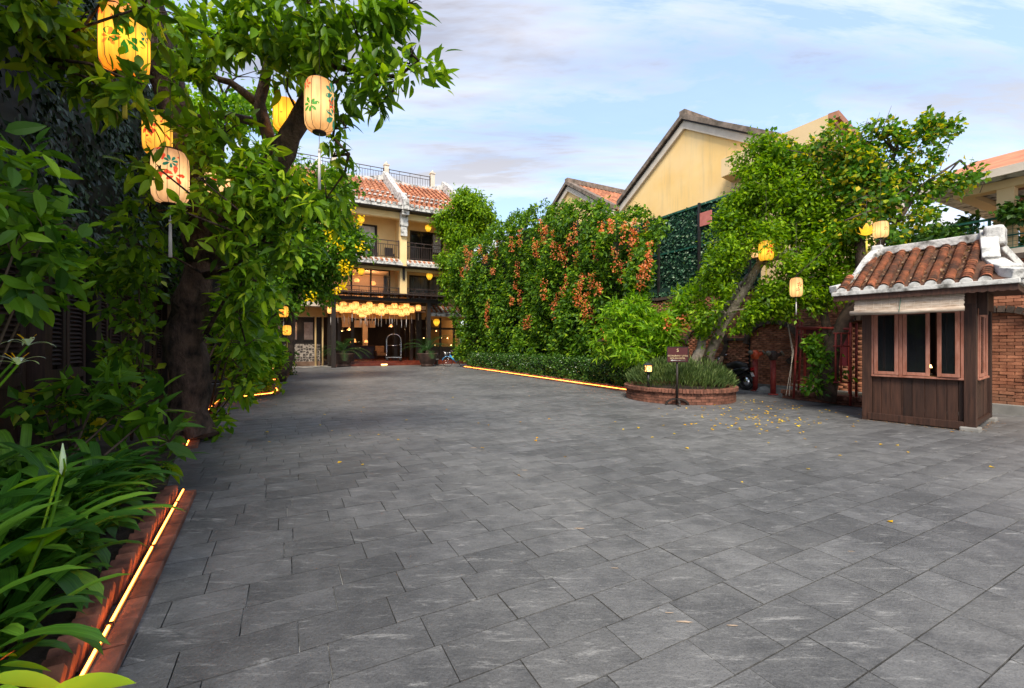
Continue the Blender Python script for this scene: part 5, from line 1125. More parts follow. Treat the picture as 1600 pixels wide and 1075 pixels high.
# ================================================================== SIGN
sg = thing('sign_stand', 'brown wooden sign on a post with gold letter and arrow before the round planter', 'sign', G(1058, 633), R(-8))
MB().tube([(0, 0, .04), (0, 0, 1.12)], .028, 10).build('post', M_WOODD, sg)
m_ = MB()
for a0 in (0, math.pi / 2):
    pts = [(.27 * math.cos(t) * math.cos(a0), .27 * math.cos(t) * math.sin(a0), .16 * math.sin(t)) for t in np.linspace(0, math.pi, 9)]
    for p, q in zip(pts[:-1], pts[1:]): m_.bar(p, q, .045, .045, (math.sin(a0) or 0, math.cos(a0), 0))
m_.build('foot', M_WOODD, sg)
M_SIGN = surf('dark_red_sign_paint', (.055, .008, .008), (.075, .013, .012), 4, .4, .01)
MB().box(-.235, .235, -.055, -.03, 1.07, 1.42).build('board', M_SIGN, sg, bevel=.004)
m_ = MB(); m_.box(-.25, .25, -.06, -.025, 1.42, 1.435); m_.box(-.25, .25, -.06, -.025, 1.055, 1.07); m_.box(-.25, -.235, -.06, -.025, 1.07, 1.42); m_.box(.235, .25, -.06, -.025, 1.07, 1.42); m_.build('board_frame', M_WOODD, sg)
M_GOLD = surf('gold_lettering', (.6, .48, .25), (.72, .6, .34), 4, .45, 0)
def text(s, size, x, z, parent, y=-.0575, mat=M_GOLD, ext=.0012):
    cu = bpy.data.curves.new('lettering', 'FONT'); cu.body = s; cu.size = size; cu.align_x = 'CENTER'; cu.extrude = ext
    o_ = bpy.data.objects.new('lettering', cu); COL.objects.link(o_); dg = bpy.context.evaluated_depsgraph_get(); me = bpy.data.meshes.new_from_object(o_.evaluated_get(dg)); bpy.data.objects.remove(o_)
    l_ = link('lettering', me, mat, parent); l_.location = (x, y, z); l_.rotation_euler = (R(90), 0, 0); return l_
text('S', .11, 0, 1.31, sg); text("RESTAURANT 'LITTLE", .052, 0, 1.195, sg); text('HOI AN HOTEL', .052, 0, 1.135, sg)
m_ = MB(); m_.box(-.13, .18, -.060, -.0555, 1.095, 1.107); m_.prism([(-.17, 1.101), (-.12, 1.12), (-.12, 1.082)], 1, -.060, -.0555); m_.build('arrow', M_WHITE, sg)

# ================================================================== BRICK WALL with arches, green screen
bw = thing('brick_wall', 'long old red brick garden wall with blind arches behind the kiosk and trees', 'wall', S(13.8, 10), YAW); obw = (13.8, 10, 0)
MB(obw).box(13.86, 14.1, 2.0, 19.5, -.02, 3.3).build('mortar_core', M_BMORT, bw)
MB(obw).box(13.70, 14.14, 2.0, 19.5, 3.3, 3.42).build('coping', M_DARKBRICK, bw)
ARCH = [(8.46, 2.15), (6.0, 2.15), (3.5, 2.2), (10.9, 2.15), (13.4, 2.15), (15.9, 2.15)]      # centre v, apex z ; half width 1.05
P_ = []; M_ = []; z = .2; row = 0
def in_arch(v, z):
    for cv, az in ARCH:
        hw = .8
        if abs(v - cv) < hw and (z < az - hw * .8 or ((v - cv) / hw) ** 2 + ((z - (az - hw * .8)) / (hw * .8)) ** 2 < 1): return True
    return False
while z < 3.28:
    v = 2.0 + (.115 if row % 2 else 0)
    while v < 19.4:
        ia = in_arch(v + .11, z + .03); u_ = 13.86 if ia else 13.80
        P_.append((u_ - obw[0] + rng.normal() * .004, v + .11 - obw[1], z + .03)); M_.append(np.stack([np.array([.1, 0, 0]), np.array([0, .217, 0]), np.array([0, 0, .060])], 1)); v += .23
    z += .071; row += 1
scatter('brick', M_BRICK, chbox(1, 1, 1, .03), P_, M_, bw, 300, 'brickwork')
P_ = []; M_ = []
for cv, az in ARCH:
    hw = .8; zc = az - hw * .8
    for i in range(26):
        t_ = math.pi * (i + .5) / 20; P_.append((-.03, cv + math.cos(t_) * (hw + .06) - obw[1], zc + math.sin(t_) * (hw * .8 + .06))); d = np.array([0, math.cos(t_), math.sin(t_)]); e = np.array([0, -math.sin(t_), math.cos(t_)]); M_.append(np.stack([np.array([.16, 0, 0]), d * .14, e * .11], 1))
scatter('arch_brick', M_DARKBRICK, BOX, P_, M_, bw, 120, 'arch_bricks')
for cv in (12.15, 9.7, 7.22, 4.75, 14.65): MB(obw).box(13.66, 13.80, cv - .4, cv + .4, 1.62, 1.70).build('impost_ledge', M_DARKBRICK, bw)
MB(obw).box(13.62, 13.86, 2.0, 19.5, -.02, .2).build('footing', M_CONC, bw)
MB(obw).box(13.5, 13.62, 4.0, 9.0, -.02, .12).build('kerb_stone', M_CONC, bw)
# ornamental vent block at wall foot
vb = MB(obw)
for i in range(5):
    c = 7.62 - i * .13; vb.tube([(13.6, c + .05 * math.cos(a), .2 + .06 * math.sin(a)) for a in np.linspace(0, 6.28, 9)], .011, 5)
vb.box(13.60, 13.63, 6.9, 7.75, .1, .12).box(13.60, 13.63, 6.9, 7.75, .28, .3); vb.build('vent_grille', M_TRIM, bw)
gs = thing('green_screen_fence', 'tall green artificial-leaf screen above and behind the vine, below the yellow gable', 'fence', S(13.9, 14), YAW); og = (13.9, 14, 0)
MB(og).box(14.0, 14.06, 9.0, 20.5, 3.42, 6.75).build('backing_sheet', surf('dark_green_sheet', (.006, .03, .022), (.015, .055, .04), 6, .8, .1), gs)
MB(og).box(13.84, 13.88, 12.5, 20.5, .0, 3.8).build('lower_sheet', MATS['dark_green_sheet'], gs)
for v in (9.2, 11.2, 13.2, 15.2, 17.2, 19.2): MB(og).box(13.78, 13.86, v, v + .08, 0, 6.8).build('fence_post', M_DARK, gs)
MB(og).box(13.9, 13.99, 9.0, 20.5, 6.72, 6.8).box(13.9, 13.99, 9.0, 20.5, 5.2, 5.26).build('rail', M_GREENMETAL, gs)
MB(og).box(13.80, 13.86, 10.72, 11.3, 5.9, 6.4).build('pink_patch', surf('faded_pink_cloth', (.45, .12, .10), (.6, .2, .16), 3, .8, .1), gs)
n = 15000; v = rng.uniform(9.0, 20.4, n); z = np.where(rng.random(n) < .65, rng.uniform(3.45, 6.75, n), rng.uniform(.2, 3.7, n)); v = np.where(z < 3.5, rng.uniform(12.6, 20.4, n), v); ok = ~((v > 10.65) & (v < 11.35) & (z > 5.85) & (z < 6.45)); v = v[ok]; z = z[ok]; n = len(v)
P = np.stack([np.where(z < 3.6, 13.82, 13.97) - rng.random(n) * .05 - 13.9, v - 14, z], 1); a = rdir(n) + np.array([-.3, 0, 0]); scatter('leaf', L_MESH, LEAF_R, P, basis(a, np.tile(np.array([-1., 0, .2]), (n, 1)) + rdir(n) * .5) * rng.uniform(.08, .14, n)[:, None, None], gs, 0, 'artificial_leaves')

# ================================================================== YELLOW GABLE BUILDING
gb = thing('gable_building', 'yellow building with two gables and mossy tiled roofs behind the green screen', 'building', S(17, 18), YAW); ogb = (17, 18, 0)
def gable(vc, half, zb, za, first):
    MB(ogb).prism([(vc - half, 0), (vc + half, 0), (vc + half, zb), (vc, za), (vc - half, zb)], 0, 17.0, 17.3).build('gable_wall', M_YEL, gb)
    sl_ = (za - zb) / half
    for sg in (-1, 1):
        # raking white moulding, dark drip, mossy verge
        e0 = vc + sg * (half + .25); 
        def rake(d0, d1, uo0, uo1, mat, nm):
            m_ = MB(ogb); pts = [(vc, za + d0), (e0, za + d0 - sl_ * (half + .25)), (e0, za + d1 - sl_ * (half + .25)), (vc, za + d1)]; m_.prism(pts, 0, uo0, uo1); m_.build(nm, mat, gb)
        rake(-.42, -.05, 16.86, 17.05, M_TRIM, 'rake_moulding'); rake(-.05, .02, 16.78, 17.05, M_WOODD, 'drip_shadow_board'); rake(.02, .26, 16.7, 17.25, M_RIDGE, 'verge')
        rake(-.05, .12, 17.25, 26, M_TILEF, 'roof')
        # tiles on slope
        P_ = []; M_ = []; rows = 12; L = math.hypot(half, za - zb) / rows; d = np.array([0, -sg, sl_]); d /= np.linalg.norm(d); nr = np.array([0, sg * d[2], abs(d[1])])
        if sg < 0:
            for i in range(26):
                for j in range(rows):
                    P_.append(np.array([17.4 + i * .33 - 17, e0 - 18, za + .14 - sl_ * (half + .25)]) + d * j * L); M_.append(np.stack([np.array([.17, 0, 0]), d * L * 1.1, nr * .13], 1))
            scatter('roof_tile', M_TILEF, HT, P_, M_, gb, 0, 'roof_tiles', smooth=True)
    MB(ogb).box(16.75, 26, vc - .16, vc + .16, za + .1, za + .42).build('ridge', M_RIDGE, gb)
gable(14.6, 4.3, 9.5, 12.2, True); gable(24.2, 4.3, 9.5, 12.2, False)
MB(ogb).box(17.3, 26, 10.4, 28.4, 0, 9.4).build('body', M_YEL, gb)
# third block with cornice
cb = thing('corner_block', 'flat-topped yellow block with brown cornice behind the right tree', 'building', S(16, 8), YAW); ocb = (16.3, 8.3, 0)
cb.location = S(16.3, 8.3)
cb.location = (10.53, 14.5, 0); cb.rotation_euler = (0, 0, 0)
e1_ = Vector((.773, .634, 0)); e2_ = Vector((-SY, CY, 0)); LE, LD = 13.0, 4.0
def blk(i0, i1, z0, z1, nm, mat):
    """quad prism set back i0 from the two street faces"""
    mm = MB(); c_ = (e1_ + e2_) * i0; a = [c_, e1_ * LE + e2_ * i0, e1_ * LE + e2_ * LD, e2_ * LD + e1_ * i0]
    mm.add([p + Vector((0, 0, z0)) for p in a] + [p + Vector((0, 0, z1)) for p in a], [(0, 3, 2, 1), (4, 5, 6, 7), (0, 1, 5, 4), (1, 2, 6, 5), (2, 3, 7, 6), (3, 0, 4, 7)]); return mm.build(nm, mat, cb)
blk(.9, 0, 0, 8.42, 'body', M_YEL2); blk(0, 0, 8.42, 9.15, 'fascia', M_YEL2)
M_COR = surf('brown_cornice', (.26, .11, .06), (.4, .18, .1), 4, .7, .08)
fn_ = Vector((e1_.y, -e1_.x, 0))
for z0, z1, w_, mt, nm in ((8.95, 9.17, .30, M_COR, 'cornice'), (8.78, 8.95, .20, M_COR, 'cornice_step'), (8.42, 8.78, .08, M_TRIM, 'white_cornice_band')):
    mm = MB(); a = [fn_ * .003, e1_ * LE + fn_ * .003, e1_ * LE + fn_ * w_, fn_ * w_]; mm.add([p + Vector((0, 0, z0)) for p in a] + [p + Vector((0, 0, z1)) for p in a], BOX[1]); mm.build(nm, mt, cb)
# porch house at right
ph = thing('porch_house', 'cream house with a columned upper porch and green mesh railing at the right edge', 'building', S(16.2, 3.9), YAW); oh = (16.2, 3.9, 0)
MB(oh).box(16.6, 24, -4, 5.0, 0, 3.7).build('lower_wall', M_CREAM, ph)
MB(oh).box(15.9, 24, -4, 5.1, 3.72, 3.86).build('porch_floor', M_TRIM, ph)
for v_ in (3.95, -.5): MB(oh).box(16.05, 16.35, v_ - .15, v_ + .15, 3.86, 5.42).build('column', M_YEL2, ph)
MB(oh).box(18.9, 19.2, 4.6, 4.9, 3.86, 5.42).build('column', M_YEL2, ph)
MB(oh).box(16.02, 16.38, -4, 4.9, 5.42, 5.62).build('beam', M_YEL2, ph); MB(oh).box(16.38, 24, 4.6, 4.9, 5.42, 5.62).build('beam', M_YEL2, ph)
MB(oh).box(19.5, 24, -4, 4.5, 3.86, 5.6).build('upper_wall', M_CREAM, ph)
MB(oh).box(16.38, 24, -4, 4.6, 5.56, 5.6).build('porch_ceiling', M_WHITE, ph)
m_ = MB(oh); m_.box(16.8, 16.9, -4, 4.2, 5.48, 5.558); m_.box(16.9, 19.4, 4.1, 4.2, 5.48, 5.558); m_.build('ceiling_trim', surf('brown_trim', (.2, .08, .05), (.3, .13, .08), 4, .7, .03), ph)
MB(oh).lathe([(.001, -.14), (.12, -.1), (.14, 0), (.001, .02)], (17.6, 3.0, 5.54), 12).build('ceiling_light', M_BRASS, ph)
MB(oh).prism([(15.55, 5.80), (19.5, 7.3), (23.5, 5.80)], 1, -4.5, 5.5).build('roof', M_TILEF, ph)
MB(oh).box(15.5, 15.6, -4.5, 5.5, 5.62, 5.82).build('fascia', M_TRIM, ph)
MB(oh).box(15.6, 24, -4.5, 5.5, 5.63, 5.79).build('soffit', M_WHITE, ph)
MB(oh).box(19.45, 19.499, 1.2, 2.4, 3.9, 5.2).build('shutter_door', surf('pale_shutter', (.4, .4, .38), (.55, .55, .52), 3, .7, .05, stretch=(1, 1, 14)), ph)
m_ = MB(oh); m_.bar((15.95, -4, 4.68), (15.95, 6.6, 4.68), .05, .05); m_.bar((15.95, -4, 4.2), (15.95, 6.6, 4.2), .04, .04); m_.bar((15.95, -4, 3.84), (15.95, 6.6, 3.84), .06, .12)
for x in np.arange(-3.9, 6.7, .9): m_.bar((15.95, x, 3.8), (15.95, x, 4.7), .05, .05, (0, 1, 0))
m_.build('railing', M_GREENMETAL, ph)
m_ = MB(oh)
for x in np.arange(-3.9, 6.6, .1): m_.bar((15.96, x, 3.9), (15.96, x, 4.67), .007, .007, (0, 1, 0))
for z in np.arange(3.95, 4.65, .1): m_.bar((15.96, -3.9, z), (15.96, 6.5, z), .007, .007)
m_.build('wire_mesh', M_GREENMETAL, ph, kind='stuff')
bush('climbing_greenery', 'dark greenery growing over the wall top below the porch railing', 'bush', [BL(1420, 380, 11.6, 26), BL(1460, 375, 11.6, 26), BL(1495, 365, 11.8, 18), BL(1400, 400, 11.4, 24), BL(1520, 350, 11.9, 12), BL(1600, 330, 10.5, 20), BL(1590, 385, 11.5, 14)], L_HEDGE, LEAF_R, 3600, .13, 5, .08, 30, base=S(13.9, 5.5, 3.4), twig=.01, stem=False)

# ================================================================== RIGHT TREES
b1 = Vector((5.75, 12.9, 0))
lean = [b1, A(1110, 555, 12.7), A(1130, 505, 12.3), A(1160, 460, 11.9), A(1190, 410, 11.6), A(1215, 360, 11.5), A(1235, 300, 11.6)]
fg = tree('fig_tree', 'leaning pale-trunked tree with a dense fine-leaved crown, right of the vine wall', b1,
  [BL(1205, 300, 11.6, 60), BL(1260, 350, 11.4, 60), BL(1170, 380, 11.6, 48), BL(1135, 430, 11.8, 38), BL(1190, 255, 12, 38), BL(1240, 270, 12, 48), BL(1300, 320, 11.6, 50), BL(1310, 390, 11.0, 46), BL(1185, 480, 11.4, 36), BL(1225, 440, 11.2, 44), BL(1135, 490, 11.6, 32), BL(1270, 420, 11.0, 48), BL(1300, 450, 10.8, 32), BL(1222, 478, 11, 24), BL(1165, 300, 12, 36), BL(1130, 385, 12, 28), BL(1100, 500, 12.2, 24), BL(1108, 445, 12.2, 24), BL(1118, 528, 12.2, 18), BL(1262, 470, 10.8, 20), BL(1150, 350, 12, 30)],
  L_FIG, LEAF_S, 46000, .115, lean, [.17, .145, .13, .12, .11, .10, .06], M_BARKL, per=7, spread=.08, limit=60, tw=.014, sub=12, minpx=5,
  extra_limbs=[([A(1085, 575, 12.4), A(1098, 530, 12.6), A(1135, 480, 12.7), A(1170, 430, 12.8)], [.15, .12, .10, .07]), ([A(1190, 410, 11.6), A(1230, 395, 11.3), A(1280, 380, 11.2)], [.1, .08, .04])])
# gnarled aerial roots round its foot
m_ = MB(fg.location)
for i in range(10):
    a = i * .7; m_.tube([A(1100 + 28 * math.cos(a), 560 + random.uniform(-15, 15), 12.6), A(1098 + 26 * math.cos(a + .5), 580, 12.5 + .3 * math.sin(a)), b1 + Vector((.6 * math.cos(a) - .1, .45 * math.sin(a), 0))], [.05, .07, .09], 7, noise=.15, seed=i)
m_.build('aerial_roots', M_BARKM, fg)
b2 = Vector((7.64, 10.6, .12))
t2 = tree('almond_tree', 'spreading tree with yellowing leaves rising behind the kiosk roof', b2,
  [BL(1330, 240, 10.6, 44), BL(1380, 260, 10.4, 44), BL(1290, 230, 11, 36), BL(1420, 300, 10.2, 30), BL(1370, 310, 10.2, 40), BL(1435, 335, 10.0, 24), BL(1462, 285, 10, 20), BL(1490, 290, 10, 18), BL(1400, 290, 10.2, 24), BL(1470, 205, 10, 20), BL(1440, 200, 10, 22), BL(1400, 215, 10.2, 20), BL(1490, 200, 10, 12), BL(1515, 275, 9.9, 16), BL(1380, 200, 10.2, 14), BL(1340, 290, 10.6, 44), BL(1440, 240, 10, 24), BL(1210, 230, 11.5, 22), BL(1455, 180 + 15, 10, 12), BL(1400, 350, 10.0, 28), BL(1340, 350, 10.2, 34), BL(1360, 195, 10.2, 10)],
  L_YELT, LEAF_R, 8200, .12, [b2, A(1300, 545, 10.6), A(1330, 480, 10.4), A(1345, 420, 10.4), A(1340, 340, 10.5), A(1360, 270, 10.4)], [.2, .17, .15, .12, .09, .04], M_BARKM, per=6, spread=.07, limit=200, tw=.012, sub=9, minpx=8,
  extra_limbs=[([A(1345, 420, 10.4), A(1400, 350, 10.2), A(1440, 290, 10.0), A(1500, 250, 10)], [.08, .06, .04, .015]), ([A(1320, 345, 9.8), A(1370, 325, 9.8), A(1425, 288, 9.8)], [.02, .018, .01]), ([A(1355, 300, 10.4), A(1400, 240, 10.2), A(1450, 200, 10)], [.04, .025, .01]), ([A(1300, 560, 10.8), A(1290, 510, 10.9), A(1280, 440, 11)], [.12, .1, .06])])
m_ = MB(t2.location)
for (x, y) in ((1393, 165), (1375, 175), (1400, 178), (1428, 195), (1480, 192), (1495, 195), (1482, 230), (1520, 245), (1356, 185), (1415, 200), (1545, 265)):
    m_.tube([A(x - 14, y + 36, 10.1), A(x - 5, y + 14, 10.1), A(x, y, 10.1)], [.009, .006, .003], 4)
m_.build('bare_twigs', M_TWIG, t2, kind='stuff')
bush('shade_bush', 'dark leafy bush in the small brick bed, inside the red pipe frame', 'bush', [BL(1285, 570, 10.6, 26), BL(1270, 595, 10.5, 20), BL(1300, 595, 10.6, 20), BL(1280, 545, 10.7, 22), BL(1262, 540, 10.8, 14)], L_MID, LEAF_S, 900, .14, 5, .06, 60, base=(7.5, 10.5, .15))
# small tree right of hotel
b3 = Vector(((735 - 800) / F * 31.4, 31.4, 0))
tree('willowy_tree', 'drooping pale green tree between the hotel and the vine wall', b3, [BL(730, 330, 31.5, 30), BL(754, 335, 31.5, 20), BL(704, 345, 31.5, 22), BL(734, 358, 31.5, 26), BL(712, 375, 31.3, 18), BL(702, 405, 31, 14), BL(700, 435, 31, 12), BL(758, 352, 31.5, 15), BL(698, 462, 31, 9), BL(722, 312, 31.5, 14)], L_FIG, LEAF_S, 15000, .24, [b3, A(733, 470, 31.4), A(733, 400, 31.4), A(735, 340, 31.5)], [.2, .17, .12, .05], M_BARKM, per=6, spread=.2, limit=0, droop=.8, tw=.03, minpx=9)

# ================================================================== RED PIPE INLETS, FRAME, BED, MOTORBIKE
def inlet(label, p, top, col, heads):
    t = thing('fire_inlet', label, 'fire inlet pipe', p, 0, 'fire brigade inlet pipes before the brick wall')
    MB().tube([(0, 0, 0), (0, 0, top)], .075, 14).build('pipe', M_REDP, t)
    MB().lathe([(.001, 0), (.13, 0), (.13, .03), (.08, .04)], n=14).build('base_flange', M_REDP, t)
    MB().lathe([(.075, top), (.10, top + .02), (.13, top + .12), (.12, top + .22), (.06, top + .28), (.001, top + .29)], n=14).build('head', col, t)
    for sx in (-1, 1):
        b = MB().tube([(sx * .06, 0, top + .12), (sx * .19, -.1, top + .20)], [.06, .055], 12).build('nozzle', col, t)
        MB().tube([(sx * .19, -.1, top + .20), (sx * .225, -.125, top + .222)], .075, 12).build('cap', M_BRASS if heads else M_IRON, b)
inlet('fire inlet pipe with orange-red double head, left of the pair', G(1180, 611), 1.02, M_REDO, True)
inlet('fire inlet pipe with dull grey caps, right of the pair', G(1208, 617), 1.02, M_IRON, True)
vs1 = thing('stone', 'grey stone lump on the ground between the two fire inlet pipes', 'stone', G(1194, 613)); MB().lathe([(.001, -.02), (.2, .0), (.17, .1), (.09, .17), (.001, .19)], n=9, smooth=False, sx=1.2, sy=.8).build('rock', M_CONC, vs1)
rf_ = thing('red_pipe_frame', 'red painted scaffold frame round the tree beside the kiosk', 'frame', G(1241, 619) + Vector((0, .3, 0)))
def rp_(pts, r=.028): MB(rf_.location).tube(pts, r, 8).build('pipe', M_REDP, rf_)
a1, a2 = A(1240, 618, 11.6), A(1247, 616, 12.2); a1.z = a2.z = .05
def up(p, z): return Vector((p.x, p.y, z))
c1, c2 = A(1329, 628, 10.2), A(1338, 625, 10.4); c1.z = c2.z = .05
for p in (a1, a2): rp_([p, up(p, 2.15) + Vector((.1, 0, 0))])
for p in (c1, c2): rp_([p, up(p, 2.0)])
rp_([up(a1, 1.95) + Vector((.1, 0, 0)), up(c1, 1.85)]); rp_([up(c1, 1.75) + Vector((-.35, 0, 0)), up(c1, 1.75) + Vector((-.35, 0, -1.15))], .02); rp_([up(c1, 1.75) + Vector((-.22, 0, 0)), up(c1, 1.75) + Vector((-.22, 0, -1.15))], .02)
for z in (1.75, 1.45, .6): rp_([up(c1, z) + Vector((-.4, 0, 0)), up(c1, z)], .018)
for z in (1.75, 1.9): rp_([up(a1, z) + Vector((.1, 0, 0)), up(a1, z) + Vector((.7, -.1, 0))], .018)
rp_([up(a1, 1.9) + Vector((.6, -.1, 0)), up(a1, .3) + Vector((.6, -.1, 0))], .02); rp_([up(a1, .5) + Vector((0, 0, 0)), up(a1, .62) + Vector((.5, -.1, 0)), up(a1, .8) + Vector((.62, -.1, 0))], .012)
for i in range(2):
    q = thing('rope', ['pale rope hanging from the tree down to the brick bed, left strand', 'pale rope hanging from the tree down to the brick bed, right strand'][i], 'rope', G(1227 + i * 6, 619)); MB(q.location).tube([A(1230, 500, 11.8), A(1240 - i * 2, 550, 11.6), A(1228 + i * 5, 618, 11.4)], .008, 5).build('strand', M_TRIM, q)
# dark-red board behind the frame
bd = thing('red_board', 'dark red framed board leaning on the wall behind the scaffold frame', 'board', S(13.55, 6.75), YAW - R(90)); MB().box(-.6, .6, -.04, 0, .9, 1.95).build('panel', surf('dark_red_board_paint', (.10, .012, .02), (.15, .02, .03), 3, .6, .03), bd); m_ = MB()
for x in (-.6, .54): m_.box(x, x + .06, -.06, -.041, 0, 2.0)
m_.box(-.6, .6, -.065, -.041, 1.92, 2.0); m_.build('frame', M_REDP, bd)
sb = thing('brick_bed', 'small raised bed of red brick left of the kiosk', 'planter', G(1222, 621))
e0, e1 = G(1222, 622) + Vector((0, 0, 0)), G(1346, 637)
d_ = (e1 - e0).normalized(); n_ = Vector((-d_.y, d_.x, 0)); L_ = (e1 - e0).length; o0 = sb.location
P_ = []; M_ = []
for row in range(2):
    k = int(L_ / .22)
    for i in range(k): c = e0 + d_ * ((i + .5) * L_ / k) + n_ * .06; P_.append(np.array(c - o0) + np.array([0, 0, .035 + row * .07])); M_.append(np.stack([np.array(d_) * (L_ / k - .008), np.array(n_) * .1, np.array([0, 0, .062])], 1))
k = int(L_ / .072)
for i in range(k): c = e0 + d_ * ((i + .5) * L_ / k) + n_ * .05; P_.append(np.array(c - o0) + np.array([0, 0, .19])); M_.append(np.stack([np.array(d_) * .062, np.array(n_) * .22, np.array([0, 0, .1])], 1))
scatter('brick', M_BRICKR, chbox(1, 1, 1, .04), P_, M_, sb, 200, 'bricks')
soil('soil_bed', [e0 + n_ * .1, e1 + n_ * .1, e1 + n_ * 1.4, e0 + n_ * 1.6], .16)
mo = thing('motorbike', 'black scooter parked behind the round planter, rear towards the camera', 'motorbike', G(1140, 607), R(-62) + R(180) - R(30))
mo.rotation_euler = (0, 0, R(112))
M_BLK = surf('gloss_black_plastic', (.008, .008, .009), (.018, .018, .02), 4, .2, 0, spec=.6)
for x in (-.62, .62):
    w_ = MB(); w_.tube([(x + .23 * math.cos(a), 0, .28 + .23 * math.sin(a)) for a in np.linspace(0, 2 * math.pi, 21)], .055, 8, caps=False); q = w_.build('wheel', M_DARK, mo); MB().tube([(x, -.03, .28), (x, .03, .28)], .16, 14).build('rim', M_STEEL, q)
MB().tube([(-.75, 0, .72), (-.4, 0, .62), (0, 0, .42), (.3, 0, .38), (.5, 0, .7), (.48, 0, .95)], [.07, .15, .14, .12, .13, .08], 12).build('body', M_BLK, mo)
MB().tube([(-.7, 0, .80), (-.3, 0, .82), (.05, 0, .76)], [.08, .13, .1], 12).build('seat', M_DARK, mo)
MB().tube([(.62, 0, .28), (.5, 0, .75), (.42, 0, 1.02)], .03, 8).build('fork', M_STEEL, mo)
MB().tube([(.38, -.32, 1.0), (.44, 0, 1.02), (.38, .32, 1.0)], .018, 8).build('handlebar', M_DARK, mo)
for sy in (-.3, .3): MB().lathe([(.001, 0), (.06, 0), (.06, .015), (.001, .015)], (.4, sy, 1.12), 10).build('mirror', M_STEEL, mo)
MB().box(-.92, -.86, -.08, .08, .66, .75).build('tail_light', surf('red_lens', (.4, .02, .02), (.5, .03, .03), 3, .2, 0), mo)
MB().cbox((-.90, 0, .53), .012, .19, .14, Matrix.Rotation(R(25), 3, 'Y')).build('number_plate', M_WHITE, mo)
MB().tube([(-.9, -.14, .3), (-.3, -.15, .28)], .045, 10).build('exhaust', M_STEEL, mo)
MB().box(-.84, -.4, -.06, .06, .56, .6).build('mudguard', M_BLK, mo)

# ================================================================== KIOSK
KR = math.atan2(-.804, .595); kp = Vector((6.98, 8.68, 0)); W, Dp = 1.57, 1.85
kk = thing('wooden_kiosk', 'dark timber guard kiosk with old tiled roof and pink window frames, on the right', 'kiosk', kp, KR)
for x0, y0 in ((0, 0), (W - .15, 0), (0, Dp - .15), (W - .15, Dp - .15)): MB().box(x0, x0 + .15, y0, y0 + .15, .07, 2.45).build('corner_post', M_WOODK, kk, bevel=.006)
for x0, y0 in ((W - .2, -.05), (W - .18, Dp - .2)): MB().box(x0, x0 + .25, y0, y0 + .25, -.02, .07).build('stone_foot', M_CONC, kk, bevel=.02)
MB().box(.0, .15, 0, .15, .0, .07).build('corner_post', M_WOODK, kk)
# planks front
def planks(axis, a0, a1, fixed, z0, z1, widths, thick=.028):
    x = a0; tot = sum(widths)
    for w_ in widths:
        ww = w_ / tot * (a1 - a0); j = random.uniform(-.004, .004)
        if axis == 0: MB().box(x + .002, x + ww - .003, fixed + j, fixed + thick + j, z0, z1).build('plank', M_WOODK, kk, bevel=.004)
        else: MB().box(fixed - thick + j, fixed + j, x + .002, x + ww - .003, z0, z1).build('plank', M_WOODK, kk, bevel=.004)
        x += ww
planks(0, .15, W - .15, .05, .12, .87, [1.0, .95, 1.1, .12, .9, 1.2, 1.1, .9, 1.0, .5])
planks(1, .15, Dp - .15, W - .05, .15, .87, [1, .9, 1.1, 1, .9, 1.1, 1, 1, .9, 1])
planks(0, .15, W - .15, Dp - .08, .12, 2.4, [1, 1, 1, 1, 1, 1, 1, 1]); planks(1, .15, Dp - .15, .08, .12, 2.4, [1] * 9)
MB().box(.10, W - .15, -.012, .028, .02, .15).build('plinth_board', M_WOODK, kk, bevel=.005)
MB().box(W - .04, W - .005, .15, Dp - .15, .08, .16).build('plinth_board', M_WOODK, kk)
MB().box(.15, W - .15, .06, Dp - .15, .02, .06).build('floor', M_WOODD, kk); MB().box(.1, W - .1, .1, Dp - .1, 2.4, 2.44).build('ceiling', M_WOODD, kk)
MB().box(0.15, W - .15, .06, Dp - .2, .86, .89).build('counter', M_WOODD, kk)
# front window
fr = MB(); fr.box(.15, W - .15, -.02, .09, .87, .905); fr.box(.15, W - .15, 0, .09, 2.12, 2.2); fr.box(.15, .19, .0, .09, .905, 2.12); fr.box(W - .19, W - .15, .0, .09, .905, 2.12); fr.box(.56, .61, .0, .09, .905, 2.12)
wf = fr.build('window_frame', M_SASH, kk, bevel=.004)
def sash(x0, x1, y, par, ang=0, w_=.055, z0=.915, z1=2.11, hinge=None):
    s_ = MB(); wd = x1 - x0; s_.box(0, w_, -.02, .015, z0, z1); s_.box(wd - w_, wd, -.02, .015, z0, z1); s_.box(w_, wd - w_, -.02, .015, z1 - w_, z1); s_.box(w_, wd - w_, -.02, .015, z0, z0 + w_ * 1.05)
    o_ = s_.build('sash', M_SASH, par, bevel=.004); o_.location = (x0, y, 0); o_.rotation_euler = (0, 0, ang)
    g_ = MB().box(w_, wd - w_, -.004, .0, z0 + w_, z1 - w_).build('pane', M_GLASSD, o_)
    return o_
sash(.195, .555, -.0, wf); sash(.615, .985, .03, wf); sash(1.09, 1.375, -.01, wf, R(-4))
MB().box(.30, .335, .1, .13, .905, 2.12).build('inner_mullion', M_SASH, wf)
